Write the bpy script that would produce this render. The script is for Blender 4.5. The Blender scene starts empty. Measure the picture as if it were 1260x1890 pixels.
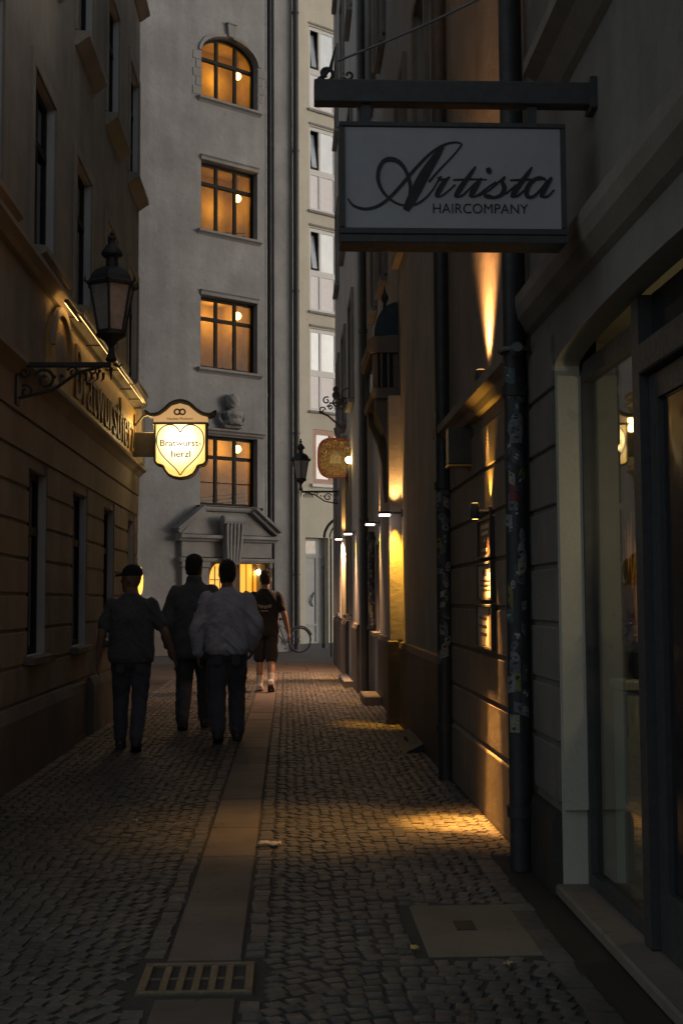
import bpy, bmesh, math, random
from mathutils import Vector, Matrix, noise
random.seed(11)
R = math.radians
C = bpy.context.scene.collection
SC = bpy.context.scene

# ------------------------------------------------------------------ camera
FPX, CX, CY, EYE = 2300.0, 630.0, 945.0, 1.4
VP = (530.0, 1108.0)
roll = 0.005
dx, dy = (VP[0]-CX), -(VP[1]-CY)
cr, sr = math.cos(roll), math.sin(roll)
ox, oy = dx*cr + dy*sr, -dx*sr + dy*cr            # where the alley direction lies before the roll
yaw = math.atan2(-ox, FPX)
pitch = math.atan2(-oy, math.hypot(FPX, ox))
fwd = Vector((math.sin(yaw)*math.cos(pitch), math.cos(yaw)*math.cos(pitch), math.sin(pitch)))
rgt = Vector((math.cos(yaw), -math.sin(yaw), 0))
upv = rgt.cross(fwd)
r2 = rgt*cr - upv*sr
u2 = upv*cr + rgt*sr
EYEV = Vector((0, 0, EYE))
cam = bpy.data.objects.new('camera', bpy.data.cameras.new('camera'))
C.objects.link(cam)
M = Matrix((r2, u2, -fwd)).transposed().to_4x4(); M.translation = EYEV
cam.matrix_world = M
cam.data.sensor_fit = 'HORIZONTAL'; cam.data.sensor_width = 36
cam.data.lens = FPX/1260*36
cam.data.clip_start = 0.05; cam.data.clip_end = 600
SC.camera = cam

def ray(px, py):
    return (r2*((px-CX)/FPX) + u2*(-(py-CY)/FPX) + fwd)
def PY(px, py, Y):
    d = ray(px, py); return EYEV + d*(Y/d.y)
def PX(px, py, X):
    d = ray(px, py); return EYEV + d*(X/d.x)
def PG(px, py):
    d = ray(px, py); return EYEV + d*(-EYE/d.z)

# ------------------------------------------------------------------ mesh helpers
class Frame:
    def __init__(s, O, u, n):
        s.O, s.u, s.n = Vector(O), Vector(u).normalized(), Vector(n).normalized()
        s.w = Vector((0, 0, 1))
    def p(s, a, d, z):
        return s.O + s.u*a + s.n*d + s.w*z
    def hit(s, px, py, d=0.0):
        r = ray(px, py); o = s.O + s.n*d
        t = (o-EYEV).dot(s.n)/r.dot(s.n)
        q = EYEV + r*t - s.O
        return q.dot(s.u), q.z
WORLD = Frame((0, 0, 0), (1, 0, 0), (0, 1, 0))

class MB:
    def __init__(s):
        s.v, s.f, s.mi, s.cols = [], [], [], None
    def add(s, vs, fs, mi=0):
        b = len(s.v); s.v += [Vector(x) for x in vs]
        for f in fs:
            s.f.append([b+i for i in f]); s.mi.append(mi)
    def quad(s, a, b, c, d, mi=0):
        s.add((a, b, c, d), ((0, 1, 2, 3),), mi)
    def box(s, F, a0, a1, d0, d1, z0, z1, mi=0):
        p = [F.p(a, d, z) for z in (z0, z1) for d in (d0, d1) for a in (a0, a1)]
        s.add(p, ((0, 1, 3, 2), (4, 6, 7, 5), (0, 4, 5, 1), (2, 3, 7, 6), (0, 2, 6, 4), (1, 5, 7, 3)), mi)
    def bbox(s, F, a0, a1, d0, d1, z0, z1, b=.006, mi=0):
        # box whose outer edges are chamfered
        def ring(x0, x1, y0, y1, z):
            return [F.p(x0, y0, z), F.p(x1, y0, z), F.p(x1, y1, z), F.p(x0, y1, z)]
        vs = ring(a0+b, a1-b, d0+b, d1-b, z0) + ring(a0, a1, d0, d1, z0+b) + ring(a0, a1, d0, d1, z1-b) + ring(a0+b, a1-b, d0+b, d1-b, z1)
        fs = [(3, 2, 1, 0), (12, 13, 14, 15)]
        for k in range(3):
            for i in range(4):
                j = (i+1) % 4
                fs.append((k*4+i, k*4+j, k*4+4+j, k*4+4+i))
        s.add(vs, fs, mi)
    def prism(s, F, poly, d0, d1, mi=0):
        # polygon (a, z) list extruded from d0 to d1
        n = len(poly)
        vs = [F.p(a, d0, z) for a, z in poly] + [F.p(a, d1, z) for a, z in poly]
        fs = [tuple(range(n)), tuple(range(2*n-1, n-1, -1))]
        fs += [(i, (i+1) % n, n+(i+1) % n, n+i) for i in range(n)]
        s.add(vs, fs, mi)
    def profile(s, F, prof, a0, a1, mi=0):
        # moulding: (d, z) outline swept along the wall from a0 to a1
        n = len(prof)
        vs = [F.p(a0, d, z) for d, z in prof] + [F.p(a1, d, z) for d, z in prof]
        fs = [tuple(range(n)), tuple(range(2*n-1, n-1, -1))]
        fs += [(i, (i+1) % n, n+(i+1) % n, n+i) for i in range(n)]
        s.add(vs, fs, mi)
    def tube(s, pts, r, seg=8, cap=True, mi=0, closed=False, flat=None):
        pts = [Vector(p) for p in pts]; n = len(pts)
        rr = r if isinstance(r, (list, tuple)) else [r]*n
        b = len(s.v); ref = None
        for i, p in enumerate(pts):
            if closed: t = pts[(i+1) % n]-pts[i-1]
            else: t = pts[min(i+1, n-1)]-pts[max(i-1, 0)]
            t = t.normalized() if t.length > 1e-9 else Vector((0, 0, 1))
            if ref is None:
                ref = Vector((0, 0, 1)) if abs(t.z) < .9 else Vector((1, 0, 0))
                if flat: ref = Vector(flat)
            x = (ref - t*ref.dot(t)).normalized(); y = t.cross(x); ref = x
            for k in range(seg):
                a = 2*math.pi*k/seg
                s.v.append(p + (x*math.cos(a)+y*math.sin(a))*rr[i])
        for i in range(n if closed else n-1):
            j = (i+1) % n
            for k in range(seg):
                l = (k+1) % seg
                s.f.append([b+i*seg+k, b+i*seg+l, b+j*seg+l, b+j*seg+k]); s.mi.append(mi)
        if cap and not closed:
            s.f.append([b+k for k in range(seg)][::-1]); s.mi.append(mi)
            s.f.append([b+(n-1)*seg+k for k in range(seg)]); s.mi.append(mi)
    def lathe(s, c, prof, seg=16, ax=(0, 0, 1), mi=0, turn=0.0):
        c = Vector(c); ax = Vector(ax).normalized()
        x = ax.orthogonal().normalized() if abs(ax.z) < .99 else Vector((1, 0, 0)); y = ax.cross(x)
        b = len(s.v); n = len(prof)
        for r, h in prof:
            for k in range(seg):
                a = 2*math.pi*k/seg + turn
                s.v.append(c + ax*h + (x*math.cos(a)+y*math.sin(a))*max(r, 1e-4))
        for i in range(n-1):
            for k in range(seg):
                l = (k+1) % seg
                s.f.append([b+i*seg+k, b+i*seg+l, b+(i+1)*seg+l, b+(i+1)*seg+k]); s.mi.append(mi)
        s.f.append([b+k for k in range(seg)][::-1]); s.mi.append(mi)
        s.f.append([b+(n-1)*seg+k for k in range(seg)]); s.mi.append(mi)
    def ball(s, c, r, seg=14, rings=8, mi=0, sc=(1, 1, 1)):
        b = len(s.v); c = Vector(c)
        for i in range(rings+1):
            t = math.pi*i/rings
            for k in range(seg):
                a = 2*math.pi*k/seg
                s.v.append(c + Vector((math.sin(t)*math.cos(a)*r*sc[0], math.sin(t)*math.sin(a)*r*sc[1], -math.cos(t)*r*sc[2])))
        for i in range(rings):
            for k in range(seg):
                l = (k+1) % seg
                s.f.append([b+i*seg+k, b+i*seg+l, b+(i+1)*seg+l, b+(i+1)*seg+k]); s.mi.append(mi)
    def build(s, name, mat, parent=None, smooth=False, fix=True):
        me = bpy.data.meshes.new(name)
        off = parent_loc(parent) if parent else Vector((0, 0, 0))
        me.from_pydata([v-off for v in s.v], [], s.f)
        ms = mat if isinstance(mat, (list, tuple)) else [mat]
        for m in ms: me.materials.append(m)
        if len(ms) > 1:
            me.polygons.foreach_set('material_index', s.mi)
        if fix:
            bm = bmesh.new(); bm.from_mesh(me)
            bmesh.ops.remove_doubles(bm, verts=bm.verts, dist=1e-6)
            bmesh.ops.recalc_face_normals(bm, faces=bm.faces)
            bm.to_mesh(me); bm.free()
        if smooth:
            me.polygons.foreach_set('use_smooth', [True]*len(me.polygons))
            if smooth != 'full':
                try: me.set_sharp_from_angle(angle=R(38))
                except Exception: pass
        me.update()
        o = bpy.data.objects.new(name, me); C.objects.link(o)
        if parent: o.parent = parent
        return o

def parent_loc(o):
    v = Vector((0, 0, 0))
    while o is not None:
        v += o.location; o = o.parent
    return v

def tag(o, label=None, cat=None, group=None, kind=None):
    if label: o['label'] = label
    if cat: o['category'] = cat
    if group: o['group'] = group
    if kind: o['kind'] = kind
    return o
def thing(name, label, cat, loc, group=None):
    o = bpy.data.objects.new(name, None); C.objects.link(o)
    o.location = loc; o.empty_display_size = .1
    return tag(o, label, cat, group)

def wall_front(mb, F, a0, a1, z0, z1, ops, depth=.14, d=0.0, mi=0, mir=None):
    """wall face at distance d with openings (a0, a1, z0, z1, rise) and their reveals going in by depth"""
    mir = mi if mir is None else mir
    A = sorted({a0, a1, *[o[0] for o in ops], *[o[1] for o in ops]})
    Z = sorted({z0, z1, *[o[2] for o in ops], *[o[3] for o in ops]})
    A = [a for a in A if a0 <= a <= a1]; Z = [z for z in Z if z0 <= z <= z1]
    for i in range(len(A)-1):
        for j in range(len(Z)-1):
            ca, cz = (A[i]+A[i+1])/2, (Z[j]+Z[j+1])/2
            if any(o[0] < ca < o[1] and o[2] < cz < o[3] for o in ops): continue
            mb.quad(F.p(A[i], d, Z[j]), F.p(A[i+1], d, Z[j]), F.p(A[i+1], d, Z[j+1]), F.p(A[i], d, Z[j+1]), mi)
    for o in ops:
        p0, p1, q0, q1 = o[:4]; rise = o[4] if len(o) > 4 else 0
        zs = q1-rise; dd = o[5] if len(o) > 5 else depth
        mb.quad(F.p(p0, d, q0), F.p(p0, d-dd, q0), F.p(p0, d-dd, zs), F.p(p0, d, zs), mir)
        mb.quad(F.p(p1, d, q0), F.p(p1, d-dd, q0), F.p(p1, d-dd, zs), F.p(p1, d, zs), mir)
        mb.quad(F.p(p0, d, q0), F.p(p1, d, q0), F.p(p1, d-dd, q0), F.p(p0, d-dd, q0), mir)
        arc = arch_pts(p0, p1, zs, rise)
        for (x0, y0), (x1, y1) in zip(arc[:-1], arc[1:]):
            mb.quad(F.p(x0, d, y0), F.p(x1, d, y1), F.p(x1, d-dd, y1), F.p(x0, d-dd, y0), mir)
            if rise:
                mb.quad(F.p(x0, d, y0), F.p(x1, d, y1), F.p(x1, d, q1), F.p(x0, d, q1), mi)
def arch_pts(p0, p1, zs, rise, n=16):
    if not rise: return [(p0, zs), (p1, zs)]
    c, h = (p0+p1)/2, (p1-p0)/2
    return [(c-h*math.cos(math.pi*k/n), zs+rise*math.sin(math.pi*k/n)) for k in range(n+1)]
def shell(mb, F, a0, a1, z1, depth, d=0.0, mi=0):
    b = -depth
    mb.quad(F.p(a0, d, 0), F.p(a0, b, 0), F.p(a0, b, z1), F.p(a0, d, z1), mi)
    mb.quad(F.p(a1, d, 0), F.p(a1, b, 0), F.p(a1, b, z1), F.p(a1, d, z1), mi)
    mb.quad(F.p(a0, b, 0), F.p(a1, b, 0), F.p(a1, b, z1), F.p(a0, b, z1), mi)

# ------------------------------------------------------------------ materials
def nd(t, k, **kw):
    n = t.nodes.new(k)
    for a, b in kw.items():
        if a in n.inputs: n.inputs[a].default_value = b
        else: setattr(n, a, b)
    return n
def base(name):
    m = bpy.data.materials.new(name); m.use_nodes = True
    t = m.node_tree
    return m, t, t.nodes['Principled BSDF']
def mix(t, fac, a, b, mode='MIX'):
    n = t.nodes.new('ShaderNodeMix'); n.data_type = 'RGBA'; n.blend_type = mode
    for i, v in ((0, fac), (6, a), (7, b)):
        if hasattr(v, 'is_linked'): t.links.new(v, n.inputs[i])
        else: n.inputs[i].default_value = v if i == 0 else (*v, 1)
    return n.outputs[2]
def ramp(t, src, pos, cols):
    n = t.nodes.new('ShaderNodeValToRGB'); e = n.color_ramp.elements
    while len(e) < len(pos): e.new(.5)
    for k, (p, c) in enumerate(zip(pos, cols)):
        e[k].position = p; e[k].color = (c, c, c, 1) if isinstance(c, (int, float)) else (*c, 1)
    t.links.new(src, n.inputs[0]); return n.outputs[0]
def noise_tex(t, co, scale, detail=4, rough=.55, st=None):
    n = nd(t, 'ShaderNodeTexNoise', Scale=scale, Detail=detail, Roughness=rough)
    if st:
        mp = t.nodes.new('ShaderNodeMapping'); mp.inputs['Scale'].default_value = st
        t.links.new(co, mp.inputs[0]); t.links.new(mp.outputs[0], n.inputs['Vector'])
    else: t.links.new(co, n.inputs['Vector'])
    return n.outputs['Fac']
def bump(t, bsdf, h, strength, dist=.01):
    n = nd(t, 'ShaderNodeBump', Strength=strength, Distance=dist)
    t.links.new(h, n.inputs['Height'])
    prev = bsdf.inputs['Normal']
    if prev.is_linked: t.links.new(prev.links[0].from_socket, n.inputs['Normal'])
    t.links.new(n.outputs[0], prev)
def plaster(name, col, var=.22, streak=.25, grain=70, bs=.35, rough=.9, patch=1.3):
    m, t, b = base(name)
    co = nd(t, 'ShaderNodeTexCoord').outputs['Object']
    big = noise_tex(t, co, patch, 6, .62)
    f1 = ramp(t, big, (.3, .7), (1-var, 1+var*.25))
    c = mix(t, 1.0, col, f1, 'MULTIPLY')
    st = noise_tex(t, co, 1.0, 5, .6, (2.3, 2.3, .24))
    f2 = ramp(t, st, (.36, .68), (1-streak*.6, 1.0))
    c = mix(t, 1.0, c, f2, 'MULTIPLY')
    fine = noise_tex(t, co, grain, 4, .7)
    f3 = ramp(t, fine, (.25, .75), (.9, 1.06))
    c = mix(t, 1.0, c, f3, 'MULTIPLY')
    sp = noise_tex(t, co, 9, 2, .5)
    f4 = ramp(t, sp, (.67, .72), (1.0, .86))
    c = mix(t, 1.0, c, f4, 'MULTIPLY')
    t.links.new(c, b.inputs['Base Color'])
    b.inputs['Roughness'].default_value = rough
    b.inputs['Specular IOR Level'].default_value = .25
    bump(t, b, noise_tex(t, co, 7, 5, .6), bs*.6, .03)
    bump(t, b, fine, bs, .006)
    return m
def paint(name, col, rough=.45, metal=0.0, var=.15, scale=14, bs=.1, spec=.5):
    m, t, b = base(name)
    co = nd(t, 'ShaderNodeTexCoord').outputs['Object']
    n1 = noise_tex(t, co, scale, 5, .65)
    c = mix(t, 1.0, col, ramp(t, n1, (.3, .72), (1-var, 1+var)), 'MULTIPLY')
    t.links.new(c, b.inputs['Base Color'])
    rr = ramp(t, noise_tex(t, co, scale*2.3, 4, .6), (.3, .7), (max(rough-.1, .02), min(rough+.12, 1)))
    t.links.new(rr, b.inputs['Roughness'])
    b.inputs['Metallic'].default_value = metal
    b.inputs['Specular IOR Level'].default_value = spec
    if bs: bump(t, b, n1, bs, .004)
    return m
def emit(name, col, strength, body=(.6, .6, .6)):
    m, t, b = base(name)
    b.inputs['Base Color'].default_value = (*body, 1)
    b.inputs['Emission Color'].default_value = (*col, 1)
    b.inputs['Emission Strength'].default_value = strength
    b.inputs['Roughness'].default_value = .4
    return m
def glass(name, tint=(.9, .92, .9), refl=1.0, rough=.02, ior=1.5):
    m, t, b = base(name)
    t.nodes.remove(b)
    out = t.nodes['Material Output']
    tr = nd(t, 'ShaderNodeBsdfTransparent'); tr.inputs[0].default_value = (*tint, 1)
    gl = nd(t, 'ShaderNodeBsdfGlossy'); gl.inputs['Roughness'].default_value = rough
    fr = nd(t, 'ShaderNodeFresnel', IOR=ior)
    mu = nd(t, 'ShaderNodeMath', operation='MULTIPLY'); mu.inputs[1].default_value = refl; mu.use_clamp = True
    ge = nd(t, 'ShaderNodeNewGeometry'); io = nd(t, 'ShaderNodeMapRange'); io.inputs['To Min'].default_value = ior; io.inputs['To Max'].default_value = 1/ior
    t.links.new(ge.outputs['Backfacing'], io.inputs['Value']); t.links.new(io.outputs[0], fr.inputs['IOR'])
    t.links.new(fr.outputs[0], mu.inputs[0])
    mx = nd(t, 'ShaderNodeMixShader')
    t.links.new(mu.outputs[0], mx.inputs[0]); t.links.new(tr.outputs[0], mx.inputs[1]); t.links.new(gl.outputs[0], mx.inputs[2])
    t.links.new(mx.outputs[0], out.inputs[0])
    return m

EXPO = 0.0     # scene exposure, set with the sky below
m_left = plaster('ochre_plaster', (.37, .34, .295), .3, .3, 60, .3)
m_left_trim = plaster('ochre_trim', (.38, .34, .29), .2, .2, 60, .2)
m_tower = plaster('grey_roughcast', (.388, .384, .388), .30, .28, 30, .9, patch=.8)
m_tower_trim = plaster('grey_stone_trim', (.345, .335, .33), .28, .25, 50, .35)
m_yellow = plaster('pale_yellow_plaster', (.64, .60, .50), .1, .12, 60, .2)
m_right = plaster('brown_grey_plaster', (.30, .285, .27), .3, .35, 60, .35)
m_right2 = plaster('dun_plaster', (.35, .31, .27), .3, .35, 55, .35)
m_right3 = plaster('smoke_plaster', (.47, .465, .46), .25, .3, 55, .35)
m_plinth = plaster('stone_plinth', (.20, .19, .18), .3, .35, 40, .4, .7)
m_dark_plinth = plaster('black_plinth', (.075, .074, .072), .25, .3, 40, .3, .55)
m_sand = plaster('sandstone', (.30, .26, .22), .3, .3, 45, .4)
m_jamb = plaster('cream_painted_jamb', (.66, .64, .55), .12, .12, 60, .12, .6)
m_black = paint('black_metal', (.065, .067, .07), .5, 0, .2, 20, .1)
m_iron = paint('wrought_iron', (.035, .037, .04), .55, 0, .25, 30, .25)
m_pipe = paint('grimy_pipe', (.045, .047, .05), .5, 0, .3, 12, .15)
m_zinc = paint('zinc_pipe', (.2, .205, .215), .5, .3, .25, 10, .1)
m_frame = paint('dark_window_frame', (.022, .02, .018), .6, 0, .2, 20, .1, .15)
m_white_frame = paint('white_window_frame', (.62, .62, .62), .4, 0, .08, 20, .05)
m_white_panel = paint('white_spandrel', (.80, .77, .80), .4, 0, .06, 8, .03)
m_pane_dark = paint('dark_window_glass', (.022, .024, .028), .06, 0, .2, 3, .02, .6)
m_glass = glass('clear_glass')
m_stair_glass = glass('stair_glass', (.9, .88, .82), .2)
m_shop_glass = glass('shop_glass', (.88, .9, .88), 1.5, .015)
m_lamp_glass = paint('milky_lamp_glass', (.42, .42, .40), .3, 0, .25, 9, .05)
m_wood = paint('dark_wood', (.09, .05, .03), .55, 0, .3, 18, .15)

# sky and sun -------------------------------------------------------
world = bpy.data.worlds.new('World'); SC.world = world; world.use_nodes = True
wt = world.node_tree
sky = wt.nodes.new('ShaderNodeTexSky'); sky.sky_type = 'NISHITA'; sky.sun_disc = False
SUN_EL, SUN_AZ = R(9), R(100)
sky.sun_elevation = SUN_EL; sky.sun_rotation = SUN_AZ
sky.dust_density = 2.0
hs = wt.nodes.new('ShaderNodeHueSaturation'); hs.inputs['Saturation'].default_value = .42
bg = wt.nodes['Background']; bg.inputs['Strength'].default_value = .06
wt.links.new(sky.outputs[0], hs.inputs['Color']); wt.links.new(hs.outputs[0], bg.inputs['Color'])
sd = Vector((math.sin(SUN_AZ)*math.cos(SUN_EL), math.cos(SUN_AZ)*math.cos(SUN_EL), math.sin(SUN_EL)))
sl = bpy.data.lights.new('sun', 'SUN'); sl.energy = .02; sl.angle = R(25); sl.color = (1, .93, .85)
so = bpy.data.objects.new('sun', sl); C.objects.link(so)
so.rotation_euler = (-sd).to_track_quat('-Z', 'Y').to_euler()

SC.view_settings.view_transform = 'Standard'; SC.view_settings.look = 'None'
SC.view_settings.exposure = 1.10; SC.view_settings.gamma = 1
SC.render.engine = 'CYCLES'
SC.cycles.use_denoising = True
SC.cycles.max_bounces = 8; SC.cycles.diffuse_bounces = 5; SC.cycles.transparent_max_bounces = 12
SC.cycles.sample_clamp_indirect = 4.0
SC.cycles.caustics_reflective = False; SC.cycles.caustics_refractive = False

WARM = (1.0, .52, .14)
def spot(name, loc, target, energy, angle, blend=.6, r=.02, col=WARM):
    l = bpy.data.lights.new(name, 'SPOT'); l.energy = energy; l.spot_size = R(angle); l.spot_blend = blend
    l.shadow_soft_size = r; l.color = col
    o = bpy.data.objects.new(name, l); C.objects.link(o); o.location = loc
    d = Vector(target)-Vector(loc)
    o.rotation_euler = d.to_track_quat('-Z', 'Y').to_euler(); return o
def point(name, loc, energy, r=.05, col=WARM):
    l = bpy.data.lights.new(name, 'POINT'); l.energy = energy; l.shadow_soft_size = r; l.color = col
    o = bpy.data.objects.new(name, l); C.objects.link(o); o.location = loc; return o
# ------------------------------------------------------------------ ground
XL, XR, XR4 = -2.12, 1.30, 1.10
SX0, SX1 = -.475, -.175            # slab strip
def ground_mat():
    m, t, b = base('paving_bed')
    co = nd(t, 'ShaderNodeTexCoord').outputs['Object']
    n1 = noise_tex(t, co, 60, 6, .7); n2 = noise_tex(t, co, 1.5, 4, .6)
    c = mix(t, 1, (.082, .077, .07), ramp(t, n1, (.3, .7), (.7, 1.25)), 'MULTIPLY')
    c = mix(t, 1, c, ramp(t, n2, (.35, .65), (.8, 1.1)), 'MULTIPLY')
    t.links.new(c, b.inputs['Base Color']); b.inputs['Roughness'].default_value = .9
    bump(t, b, n1, .6, .01); return m
g = MB(); g.quad((-150, -150, -.0062), (150, -150, -.0062), (150, 150, -.0062), (-150, 150, -.0062))
tag(g.build('ground', ground_mat()), kind='structure')

def cobble_mat():
    m, t, b = base('granite_setts')
    at = nd(t, 'ShaderNodeAttribute'); at.attribute_name = 'tone'
    co = nd(t, 'ShaderNodeTexCoord').outputs['Object']
    n1 = noise_tex(t, co, 130, 5, .7); n2 = noise_tex(t, co, .9, 5, .6); n3 = noise_tex(t, co, 22, 4, .6)
    c = mix(t, 1, at.outputs['Color'], ramp(t, n1, (.3, .7), (.72, 1.2)), 'MULTIPLY')
    c = mix(t, 1, c, ramp(t, n2, (.33, .66), (.7, 1.15)), 'MULTIPLY')
    t.links.new(c, b.inputs['Base Color'])
    rr = ramp(t, n3, (.3, .7), (.42, .72)); t.links.new(rr, b.inputs['Roughness'])
    b.inputs['Specular IOR Level'].default_value = .5
    bump(t, b, n3, .3, .008); bump(t, b, n1, .3, .004); return m
class Setts(MB):
    def __init__(s): super().__init__(); s.tone = []
    def stone(s, x, y, w, l, ang, col):
        h = random.uniform(-.003, .004); tx, ty = random.gauss(0, .018), random.gauss(0, .018)
        ca, sa = math.cos(ang), math.sin(ang)
        cor = [(-w/2, -l/2), (w/2, -l/2), (w/2, l/2), (-w/2, l/2)]
        cor = [(a+random.uniform(-.085, .085)*w, c+random.uniform(-.085, .085)*l) for a, c in cor]
        def lv(k, z):
            return [(x+(a*ca-c*sa)*k, y+(a*sa+c*ca)*k, z+h+(a*tx+c*ty)) for a, c in cor]
        vs = lv(1, -.03)+lv(1, -.007)+lv(.94, -.001)+lv(.70, .0012)
        fs = [(12, 13, 14, 15)]
        for k in range(3):
            for i in range(4):
                j = (i+1) % 4; fs.append((k*4+i, k*4+j, k*4+4+j, k*4+4+i))
        s.add(vs, fs); s.tone += [col]*16
def tone():
    k = random.gauss(1, .13); k = max(.6, min(1.5, k)); w = random.uniform(-.05, .08)
    return (.135*k*(1+w), .129*k, .121*k*(1-w), 1)
def arcs(s, x0, x1, y0, y1, ncol, hole=None):
    W = (x1-x0)/ncol
    for c in range(ncol):
        xc = x0+W*(c+.5); k = -8
        while True:
            yb = y0+k*.076; k += 1
            if yb > y1: break
            n = max(3, round(W/.070)); off = random.uniform(-.3, .3)
            for i in range(n):
                u = (i+.5+off*.5)/n*2-1
                if abs(u) > 1: continue
                x = xc+u*W/2+random.gauss(0, .005); y = yb+.21*(1-u*u)*W/1.1+.03*math.sin(yb*2.3+c)+random.gauss(0, .007)
                if y < y0 or y > y1: continue
                if hole and any(a-.028 < x < b_+.028 and e-.03 < y < f+.03 for a, b_, e, f in hole): continue
                sl = math.atan(.21*-2*u/(W/2)*W/1.1)*.8
                s.stone(x, y, W/n*.93*random.uniform(.84, 1.06), .070*random.uniform(.80, 1.08), sl+random.gauss(0, .08), tone())
COVER = (.545, 1.02, 4.98, 5.80)
HATCH = (.95, 1.32, 11.2, 13.0)
st = Setts()
Y0, Y1 = 2.0, 24.6
arcs(st, SX1+.10, XR-.30, Y0, 6.9, 1, [COVER])
arcs(st, SX1+.10, XR-.03, 6.9, Y1, 1)
arcs(st, XL+.16, SX0-.10, Y0, Y1, 1, [(-.58, -.10, 4.50, 5.0)])
def row(s, x, y0, y1, w, l):
    y = y0
    while y < y1:
        ll = l*random.uniform(.8, 1.25)
        if not (abs(y+ll/2-4.76) < .30 and SX0-.15 < x < SX1+.15):
            s.stone(x+random.gauss(0, .004), y+ll/2, w*random.uniform(.9, 1.0), ll*.93, random.gauss(0, .02), tone())
        y += ll
row(st, SX1+.05, Y0, Y1, .08, .10); row(st, SX0-.05, Y0, Y1, .08, .10)
row(st, XR-.245, Y0, 6.9, .11, .16); row(st, XL+.10, Y0, Y1, .10, .14)
o = st.build('cobbled_pavement', cobble_mat(), fix=False, smooth=True)
a = o.data.color_attributes.new('tone', 'FLOAT_COLOR', 'POINT')
a.data.foreach_set('color', [c for t_ in st.tone for c in t_])
tag(o, kind='structure')

m_slab = plaster('granite_slab', (.225, .19, .165), .3, .05, 90, .3, .62, 3.2)
def stained(m, amount=.5, sc=26):
    t = m.node_tree; b = t.nodes['Principled BSDF']; src = b.inputs['Base Color'].links[0].from_socket
    at = nd(t, 'ShaderNodeAttribute'); at.attribute_name = 'tone'
    c = mix(t, 1, src, at.outputs['Color'], 'MULTIPLY')
    co = nd(t, 'ShaderNodeTexCoord').outputs['Object']
    v = nd(t, 'ShaderNodeTexVoronoi', Scale=sc); t.links.new(co, v.inputs['Vector'])
    f = ramp(t, v.outputs['Distance'], (.07, .13), (1-amount, 1)); c = mix(t, 1, c, f, 'MULTIPLY')
    t.links.new(c, b.inputs['Base Color'])
stained(m_slab, .45, 7)
slab_tone = []
sl_ = MB(); y = 2.0
while y < 24.6:
    L = random.uniform(.86, 1.12)
    if y < 4.5 < y+L: L = 4.52-y
    elif 4.5 <= y < 4.98: y = 4.985; continue
    z = random.uniform(-.004, .002)
    sl_.bbox(WORLD, SX0+.006, SX1-.006, y+.007, y+L-.007, -.05, .002+z, .006); k_ = random.uniform(.72, 1.12); slab_tone += [(k_*random.uniform(.97, 1.03), k_, k_*random.uniform(.96, 1.02), 1)]*16
    y += L
o = sl_.build('paving_slabs', m_slab, fix=False); a = o.data.color_attributes.new('tone', 'FLOAT_COLOR', 'POINT'); a.data.foreach_set('color', [c for t_ in slab_tone for c in t_]); tag(o, kind='structure')
# dirt strip at the foot of the salon wall, cross street and its flag crossing
gm = plaster('worn_asphalt', (.072, .062, .052), .3, 0, 60, .5, .85)
g = MB(); g.box(WORLD, XR-.185, XR+.02, 2.0, 6.9, -.03, -.004)
tag(g.build('wall_foot_path', gm), kind='structure')
g = MB()
for r_ in range(4):
    x = -2.2 + (r_ % 2)*.3
    while x < 1.5:
        w = random.uniform(.6, 1.0); y = 24.62+r_*.82
        g.bbox(WORLD, x+.008, x+w-.008, y+.01, y+.80, -.05, random.uniform(-.002, .004), .008); x += w
tag(g.build('crossing_slabs', plaster('crossing_stone', (.20, .165, .13), .25, 0, 50, .4, .7)), kind='structure')
rm = plaster('street_asphalt', (.15, .15, .155), .2, 0, 90, .5, .8)
g = MB(); g.quad((-60, 27.95, -.004), (60, 27.95, -.004), (60, 80, -.004), (-60, 80, -.004))
tag(g.build('road', rm), kind='structure')

# drain grate, cover slab, hatch, litter --------------------------------
t_ = thing('drain_grate', 'cast iron slotted drain grate set across the slab strip', 'drain', (-.335, 4.755, 0))
m = MB(); gx0, gx1, gy0, gy1 = -.545, -.125, 4.565, 4.945
def bx(a0, a1, b0, b1, z0=-.035, z1=.006): m.bbox(WORLD, a0, a1, b0, b1, z0, z1, .004)
bx(gx0, gx1, gy0, gy0+.035); bx(gx0, gx1, gy1-.035, gy1)
bx(gx0, gx0+.035, gy0+.0352, gy1-.0352); bx(gx1-.035, gx1, gy0+.0352, gy1-.0352)
m.build('rim', paint('worn_iron', (.17, .145, .105), .5, .3, .3, 40, .3), t_)
m = MB(); n = 6; w = (gx1-gx0-.07)/n
for i in range(1, n):
    bx(gx0+.035+w*i-.016, gx0+.035+w*i+.016, gy0+.0354, gy1-.0354, -.03, .004)
bx(gx0+.0352, gx1-.0352, (gy0+gy1)/2-.008, (gy0+gy1)/2+.008, -.031, .0025)
m.build('slotted_grating', paint('worn_iron_bar', (.165, .14, .10), .5, .3, .3, 40, .3), t_)
m = MB(); m.box(WORLD, gx0+.01, gx1-.01, gy0+.01, gy1-.01, -.0125, -.0095)
m.build('sump', paint('sump_black', (.008, .008, .008), .9), t_)

t_ = thing('access_cover', 'square concrete access cover with small dark lifting plate, beside shop doorstep', 'cover', (.78, 5.39, 0))
m = MB(); m.bbox(WORLD, COVER[0]+.01, COVER[1]-.01, COVER[2]+.01, COVER[3]-.01, -.05, .003, .006)
m.build('slab', plaster('cover_concrete', (.27, .24, .18), .35, .1, 70, .3, .75), t_)
m = MB(); m.bbox(WORLD, .715, .80, 5.35, 5.50, -.01, .007, .003)
m.build('lifting_plate', m_iron, t_)

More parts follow.
